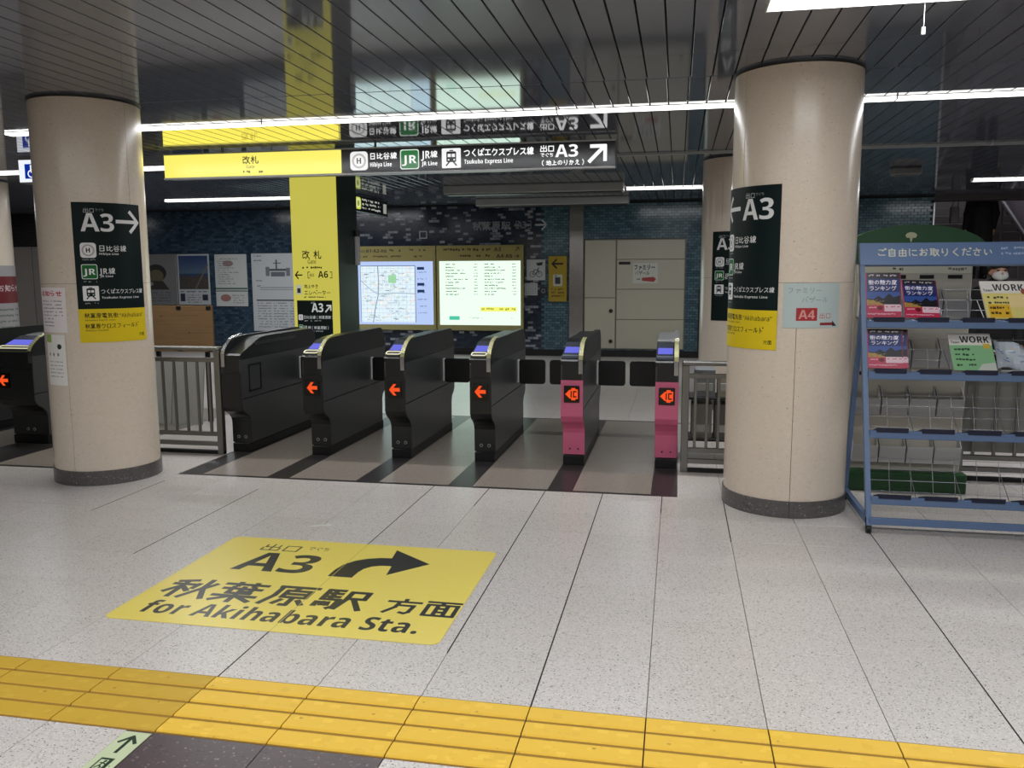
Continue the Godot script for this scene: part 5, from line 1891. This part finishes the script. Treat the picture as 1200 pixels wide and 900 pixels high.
# ---------------------------------------------------------------- floor graphics
func build_floor_graphics():
	var im := sheet(1560, 1180, Color(0.95, 0.87, 0.4))
	for i in 900:
		fr(im, rng.randf_range(0, 1540), rng.randf_range(0, 1170), rng.randf_range(4, 40), rng.randf_range(2, 6), Color(0.93, 0.84, 0.37).lerp(Color(0.97, 0.9, 0.46), rng.randf()))
	for i in 160:
		fr(im, rng.randf_range(0, 1540), 1175 - 60 * pow(rng.randf(), 2.0), rng.randf_range(4, 30), rng.randf_range(2, 7), Color(0.95, 0.87, 0.45))
	var ink := Color(0.14, 0.14, 0.13)
	var w := 1560.0
	var h := 1180.0
	jp(im, "出口", w * 0.155, h * 0.075, h * 0.1, ink, 0.085, 1.0)
	jp(im, "でぐち", w * 0.325, h * 0.085, h * 0.048, Color(0.25, 0.24, 0.18), 0.08, 0.75)
	la_fit(im, "A3", w * 0.155, h * 0.43, h * 0.315, w * 0.27, ink)
	# arrow that leaves upwards and bends right
	var arrow = [Vector2(0.505, 0.435), Vector2(0.505, 0.36), Vector2(0.515, 0.285), Vector2(0.54, 0.23), Vector2(0.575, 0.195), Vector2(0.615, 0.175), Vector2(0.655, 0.17), Vector2(0.645, 0.06), Vector2(0.80, 0.215), Vector2(0.69, 0.38), Vector2(0.68, 0.27), Vector2(0.645, 0.272), Vector2(0.615, 0.29), Vector2(0.597, 0.325), Vector2(0.59, 0.37), Vector2(0.588, 0.435)]
	var pts = []
	for p in arrow:
		pts.append(Vector2(p.x * w, p.y * h))
	fp(im, pts, ink)
	jp(im, "秋葉原駅", w * 0.04, h * 0.555, h * 0.225, ink, 0.11, 0.97, 1.02)
	jp(im, "方面", w * 0.765, h * 0.61, h * 0.16, ink, 0.115, 0.97, 1.02)
	la_fit(im, "for Akihabara Sta.", w * 0.07, h * 0.925, h * 0.158, w * 0.85, ink)
	var line := Color(0.8, 0.74, 0.34)
	fr(im, (-1.2 + 2.0) / 1.545 * w, 0, 4, h, line)
	var st := mb()
	var c := 0.045
	var shape = round_rect(-2.0, -0.455, 0.405, 1.575, c, 6)
	var ids := Geometry2D.triangulate_polygon(PackedVector2Array(shape))
	for i in range(0, ids.size(), 3):
		var v = []
		var uv = []
		for k in 3:
			var p: Vector2 = shape[ids[i + k]]
			v.append(P(p.x, 0.0022, p.y))
			uv.append(Vector2((p.x + 2.0) / 1.545, (1.575 - p.y) / 1.17))
		tri(st, v[0], v[1], v[2], Vector3.UP, uv[0], uv[1], uv[2])
	for i in shape.size():
		var a: Vector2 = shape[i]
		var b: Vector2 = shape[(i + 1) % shape.size()]
		var e := (b - a).normalized()
		var uv := Vector2(clampf((a.x + 2.0) / 1.545, 0.01, 0.99), clampf((1.575 - a.y) / 1.17, 0.01, 0.99))
		tri(st, P(a.x, 0.0022, a.y), P(b.x, 0.0022, b.y), P(b.x, 0.0006, b.y), Vector3(e.y, 0, e.x), uv, uv, uv)
		tri(st, P(a.x, 0.0022, a.y), P(b.x, 0.0006, b.y), P(a.x, 0.0006, a.y), Vector3(e.y, 0, e.x), uv, uv, uv)
	single("floor_sticker", st, printed("floor_sticker", im, 0.28), "large yellow floor sticker with bent arrow pointing right", "floor sign")
	# cream escape route marker next to the dark granite
	im = sheet(200, 640, Color(0.78, 0.82, 0.66))
	var g := Color(0.05, 0.17, 0.1)
	poly_line(im, [Vector2(100, 250), Vector2(100, 60)], 26, g)
	poly_line(im, [Vector2(40, 130), Vector2(100, 52), Vector2(160, 130)], 26, g)
	fr(im, 50, 320, 100, 130, g)
	fr(im, 62, 340, 60, 100, Color(0.78, 0.82, 0.66))
	fp(im, disc_pts(104, 356, 11, 11, 12), g)
	poly_line(im, [Vector2(100, 370), Vector2(92, 404), Vector2(112, 424), Vector2(104, 446)], 12, g)
	poly_line(im, [Vector2(92, 404), Vector2(74, 430)], 12, g)
	poly_line(im, [Vector2(80, 376), Vector2(102, 376), Vector2(124, 390)], 10, g)
	fr(im, 160, 400, 10, 10, g)
	fr(im, 160, 430, 10, 10, g)
	st = mb()
	qd(st, P(-1.298, 0.001, -0.41), P(-1.203, 0.001, -0.41), P(-1.203, 0.001, -0.71), P(-1.298, 0.001, -0.71), Vector3.UP)
	var t = thing("escape_route_marker", "cream floor marker with green arrow and running figure beside the granite", "floor sign")
	part("print", st, printed("escape_marker", im, 0.4), t)
	st = mb()
	bx(st, -1.2995, -1.2015, -0.0004, 0.0008, -0.7115, -0.4085)
	part("plate", st, mat("marker_cream", Color(0.72, 0.74, 0.6), 0.5), t)
	# torn slip of paper
	st = mb()
	plate(st, [Vector2(0, 0), Vector2(0.12, 0.004), Vector2(0.125, 0.03), Vector2(0.005, 0.022)], 0, 0.001)
	var o = single("paper_slip", st, mat("paper_white", Color(0.85, 0.85, 0.83), 0.6), "small torn slip of white paper behind the floor sticker", "paper")
	o.position = P(-1.66, 0.0012, 1.83)
	o.rotation = Vector3(-PI / 2, 0.35, 0)

# ---------------------------------------------------------------- people
# surface of tapered capsules joined smoothly: caps holds [from, to, radius from, radius to]
func blob(st, caps, cell, k):
	var lo := Vector3(1e9, 1e9, 1e9)
	var hi := -lo
	for c in caps:
		for e in 2:
			var r = Vector3.ONE * (c[2 + e] + k + cell * 2.0)
			lo = lo.min(c[e] - r)
			hi = hi.max(c[e] + r)
	var n := Vector3i(((hi - lo) / cell).ceil()) + Vector3i.ONE
	var f := PackedFloat32Array()
	f.resize(n.x * n.y * n.z)
	f.fill(1.0)
	for c in caps:
		var a: Vector3 = c[0]
		var ab: Vector3 = c[1] - a
		var ll := maxf(ab.length_squared(), 1e-9)
		var reach: float = maxf(c[2], c[3]) + k + cell * 2.0
		var i0 := Vector3i(((c[0].min(c[1]) - Vector3.ONE * reach - lo) / cell).floor()).max(Vector3i.ZERO)
		var i1 := Vector3i(((c[0].max(c[1]) + Vector3.ONE * reach - lo) / cell).ceil()).min(n - Vector3i.ONE)
		for z in range(i0.z, i1.z + 1):
			for y in range(i0.y, i1.y + 1):
				var row := (z * n.y + y) * n.x
				for x in range(i0.x, i1.x + 1):
					var p = lo + Vector3(x, y, z) * cell
					var t := clampf((p - a).dot(ab) / ll, 0.0, 1.0)
					var d: float = (p - a - ab * t).length() - lerpf(c[2], c[3], t)
					var o := f[row + x]
					var h := clampf(0.5 + 0.5 * (o - d) / k, 0.0, 1.0)
					f[row + x] = lerpf(o, d, h) - k * h * (1.0 - h)
	# surface nets
	var vid := {}
	var pos = []
	var sx := 1
	var sy := n.x
	var sz := n.x * n.y
	var corner = [0, sx, sy, sx + sy, sz, sx + sz, sy + sz, sx + sy + sz]
	for z in n.z - 1:
		for y in n.y - 1:
			for x in n.x - 1:
				var b := (z * n.y + y) * n.x + x
				var neg := 0
				for q in 8:
					if f[b + corner[q]] < 0.0:
						neg += 1
				if neg == 0 or neg == 8:
					continue
				var s := Vector3.ZERO
				var m := 0
				for q in 8:
					for ax in 3:
						var bit := 1 << ax
						if q & bit:
							continue
						var v0 := f[b + corner[q]]
						var v1 := f[b + corner[q | bit]]
						if (v0 < 0.0) != (v1 < 0.0):
							var g := Vector3(q & 1, (q >> 1) & 1, (q >> 2) & 1)
							g[ax] += v0 / (v0 - v1)
							s += g
							m += 1
				vid[b] = pos.size()
				var gx := f[b + sx] - f[b] + f[b + sx + sy + sz] - f[b + sy + sz]
				var gy := f[b + sy] - f[b] + f[b + sx + sy + sz] - f[b + sx + sz]
				var gz := f[b + sz] - f[b] + f[b + sx + sy + sz] - f[b + sx + sy]
				pos.append([lo + (Vector3(x, y, z) + s / m) * cell, Vector3(gx, gy, gz).normalized()])
	var step = [sx, sy, sz]
	for b in vid.keys():
		for ax in 3:
			if (f[b] < 0.0) == (f[b + step[ax]] < 0.0):
				continue
			var u: int = step[(ax + 1) % 3]
			var v: int = step[(ax + 2) % 3]
			if not (vid.has(b - u) and vid.has(b - v) and vid.has(b - u - v)):
				continue
			var q = [pos[vid[b]], pos[vid[b - u]], pos[vid[b - u - v]], pos[vid[b - v]]]
			smooth_tri(st, [q[0], q[1], q[2]])
			smooth_tri(st, [q[0], q[2], q[3]])
	return st

func hand_caps(wrist: Vector3, dir: Vector3, side: Vector3):
	# palm and five slightly curled fingers
	var curl := dir.cross(side).normalized()
	var caps = [[wrist, wrist + dir * 0.05, 0.024, 0.026]]
	for s in [-0.024, -0.008, 0.008, 0.024]:
		caps.append([wrist + dir * 0.03 + side * s * 0.7, wrist + dir * 0.08 + side * s, 0.014, 0.011])
	var lens = [0.058, 0.072, 0.068, 0.05]
	for i in 4:
		var root: Vector3 = wrist + dir * 0.082 + side * [-0.025, -0.0085, 0.0085, 0.025][i]
		var mid: Vector3 = root + dir * lens[i] * 0.55 + curl * 0.006
		caps.append([root, mid, 0.0095, 0.0085])
		caps.append([mid, mid + dir * lens[i] * 0.4 + curl * 0.016, 0.0085, 0.007])
	var th: Vector3 = wrist + dir * 0.03 - side * 0.024
	caps.append([th, th + dir * 0.03 - side * 0.022 + curl * 0.01, 0.0125, 0.0105])
	caps.append([th + dir * 0.03 - side * 0.022 + curl * 0.01, th + dir * 0.06 - side * 0.022 + curl * 0.02, 0.0105, 0.008])
	return caps

func person(label, at: Vector3, turn, h, coat: Color, legs: Color, mask, long_coat, stride = 0.0):
	var t = thing("person", label, "person", at)
	t.rotation.y = turn
	var s: float = h / 1.7
	var V = func(x, y, z): return Vector3(x, y, z) * s
	var skin := mat("skin", Color(0.72, 0.53, 0.43), 0.5)
	var hip := 0.88
	# joints: x to the person's left, z forward
	var body = [[V.call(0, 1.47, 0.0), V.call(0, 1.53, 0.015), 0.052 * s, 0.05 * s]]
	body.append([V.call(0, 1.4, -0.01), V.call(0, 1.0, 0.0), 0.1 * s, 0.11 * s])
	var arms = []
	for q in [-1.0, 1.0]:
		body.append([V.call(0.02 * q, 1.41, -0.01), V.call(0.16 * q, 1.38, -0.01), 0.06 * s, 0.05 * s])
		var sh = V.call(0.175 * q, 1.37, -0.01)
		var el = V.call(0.225 * q, 1.1, -0.03)
		var wr = V.call(0.225 * q, 0.87, 0.06)
		arms.append([sh, el, wr])
		body.append([sh, el, 0.045 * s, 0.036 * s])
		body.append([el, wr, 0.036 * s, 0.024 * s])
		var kn = V.call(0.095 * q, 0.48, 0.03 + stride * q)
		var an = V.call(0.095 * q, 0.08, -0.03 + stride * q * 1.4)
		body.append([V.call(0.085 * q, hip, 0), kn, 0.08 * s, 0.055 * s])
		body.append([kn, an, 0.052 * s, 0.036 * s])
	body.append([V.call(-0.08, 0.92, 0), V.call(0.08, 0.92, 0), 0.1 * s, 0.1 * s])
	var st := mb()
	blob(st, body, 0.02, 0.03)
	# head on a finer grid: skull, jaw, nose, ears, lips
	blob(st, [[V.call(0, 1.615, -0.012), V.call(0, 1.6, -0.02), 0.083 * s, 0.08 * s], [V.call(0, 1.545, 0.03), V.call(0, 1.53, 0.045), 0.052 * s, 0.036 * s], [V.call(0, 1.6, 0.03), V.call(0, 1.56, 0.03), 0.062 * s, 0.055 * s],
		[V.call(0, 1.6, 0.09), V.call(0, 1.568, 0.104), 0.009 * s, 0.014 * s], [V.call(-0.078, 1.6, -0.01), V.call(-0.078, 1.57, -0.005), 0.013 * s, 0.01 * s], [V.call(0.078, 1.6, -0.01), V.call(0.078, 1.57, -0.005), 0.013 * s, 0.01 * s],
		[V.call(-0.018, 1.536, 0.084), V.call(0.018, 1.536, 0.084), 0.008 * s, 0.008 * s], [V.call(0, 1.46, 0.0), V.call(0, 1.55, 0.0), 0.052 * s, 0.05 * s]], 0.008, 0.012)
	for i in 2:
		var q := -1.0 + 2.0 * i
		var w: Vector3 = arms[i][2]
		var dir: Vector3 = (w - arms[i][1]).normalized()
		blob(st, hand_caps(w - dir * 0.02, dir, Vector3(0, 0, -1).cross(dir).cross(dir).normalized() * 1.0), 0.005, 0.006)
	part("body", st, skin, t)
	for q in [-1.0, 1.0]:
		st = mb()
		blob(st, [[V.call(0.032 * q - 0.01, 1.603, 0.083), V.call(0.032 * q + 0.01, 1.603, 0.083), 0.0075 * s, 0.0075 * s]], 0.004, 0.004)
		part("eye", st, mat("eye_dark", Color(0.06, 0.05, 0.05), 0.3), t)
	# clothes
	st = mb()
	var low := 0.55 if long_coat else 0.8
	var cc = [[V.call(0, 1.42, -0.01), V.call(0, 1.0, 0.0), 0.115 * s, 0.125 * s], [V.call(-0.05, 1.2, 0.0), V.call(-0.09, low, 0.0), 0.13 * s, 0.115 * s], [V.call(0.05, 1.2, 0.0), V.call(0.09, low, 0.0), 0.13 * s, 0.115 * s], [V.call(0, 1.47, 0), V.call(0, 1.44, 0), 0.075 * s, 0.09 * s]]
	for i in 2:
		var q := -1.0 + 2.0 * i
		cc.append([V.call(0.03 * q, 1.41, -0.01), V.call(0.165 * q, 1.37, -0.01), 0.085 * s, 0.07 * s])
		cc.append([arms[i][0], arms[i][1], 0.066 * s, 0.056 * s])
		cc.append([arms[i][1], arms[i][2], 0.056 * s, 0.044 * s])
	blob(st, cc, 0.018, 0.03)
	part("coat", st, mat("coat" + str(coat), coat, 0.8), t)
	st = mb()
	var tr = []
	for q in [-1.0, 1.0]:
		tr.append([V.call(0.085 * q, 0.9, 0), V.call(0.095 * q, 0.48, 0.03 + stride * q), 0.098 * s, 0.075 * s])
		tr.append([V.call(0.095 * q, 0.48, 0.03 + stride * q), V.call(0.095 * q, 0.1, -0.03 + stride * q * 1.4), 0.073 * s, 0.062 * s])
	blob(st, tr, 0.018, 0.02)
	part("trousers", st, mat("trousers" + str(legs), legs, 0.85), t)
	for q in [-1.0, 1.0]:
		st = mb()
		var z = -0.03 + stride * q * 1.4
		blob(st, [[V.call(0.095 * q, 0.04, z - 0.03), V.call(0.1 * q, 0.036, z + 0.15), 0.042 * s, 0.038 * s], [V.call(0.095 * q, 0.09, z), V.call(0.095 * q, 0.045, z + 0.03), 0.045 * s, 0.045 * s]], 0.012, 0.015)
		part("shoe", st, mat("shoe_black", Color(0.03, 0.03, 0.03), 0.4), t)
	st = mb()
	blob(st, [[V.call(0, 1.64, -0.03), V.call(0, 1.58, -0.045), 0.09 * s, 0.078 * s], [V.call(-0.05, 1.665, 0.035), V.call(0.05, 1.665, 0.035), 0.056 * s, 0.056 * s], [V.call(-0.045, 1.65, 0.06), V.call(0.045, 1.65, 0.06), 0.034 * s, 0.034 * s], [V.call(-0.075, 1.63, -0.01), V.call(-0.078, 1.59, -0.015), 0.03 * s, 0.018 * s], [V.call(0.075, 1.63, -0.01), V.call(0.078, 1.59, -0.015), 0.03 * s, 0.018 * s]], 0.01, 0.015)
	part("hair", st, mat("hair_black", Color(0.02, 0.018, 0.016), 0.5), t)
	if mask:
		st = mb()
		blob(st, [[V.call(-0.03, 1.55, 0.062), V.call(0.03, 1.55, 0.062), 0.042 * s, 0.042 * s], [V.call(0, 1.575, 0.085), V.call(0, 1.53, 0.075), 0.026 * s, 0.03 * s]], 0.008, 0.015)
		part("face_mask", st, mat("mask_white", Color(0.75, 0.75, 0.74), 0.8), t)
	return t

func build_people():
	var a = person("person in black standing behind the magazine rack, wearing a white face mask", P(3.44, 0.0, 6.0), 0.0, 1.6, Color(0.03, 0.03, 0.035), Color(0.03, 0.03, 0.04), true, false)
	var b = person("person in a long dark coat climbing the stairs at the right", P(5.53, 0.17 * 8, 13.15), PI, 1.7, Color(0.02, 0.024, 0.035), Color(0.03, 0.03, 0.035), false, true)
	b.set_meta("group", "people in the station")
	a.set_meta("group", "people in the station")
	var t = thing("shoulder_bag", "pale grey shoulder bag beside the person on the stairs", "bag", P(5.12, 2.3, 13.2))
	var st := mb()
	bx(st, -0.07, 0.07, 0.0, 0.3, -0.05, 0.05, 0.02)
	part("bag_body", st, mat("bag_grey", Color(0.45, 0.43, 0.45), 0.6), t)
	st = mb()
	tube(st, [P(-0.05, 0.29, 0), P(-0.02, 0.38, 0), P(0.06, 0.4, 0), P(0.05, 0.29, 0)], 0.008, 6)
	part("strap", st, mat("bag_strap", Color(0.2, 0.2, 0.2), 0.6), t)
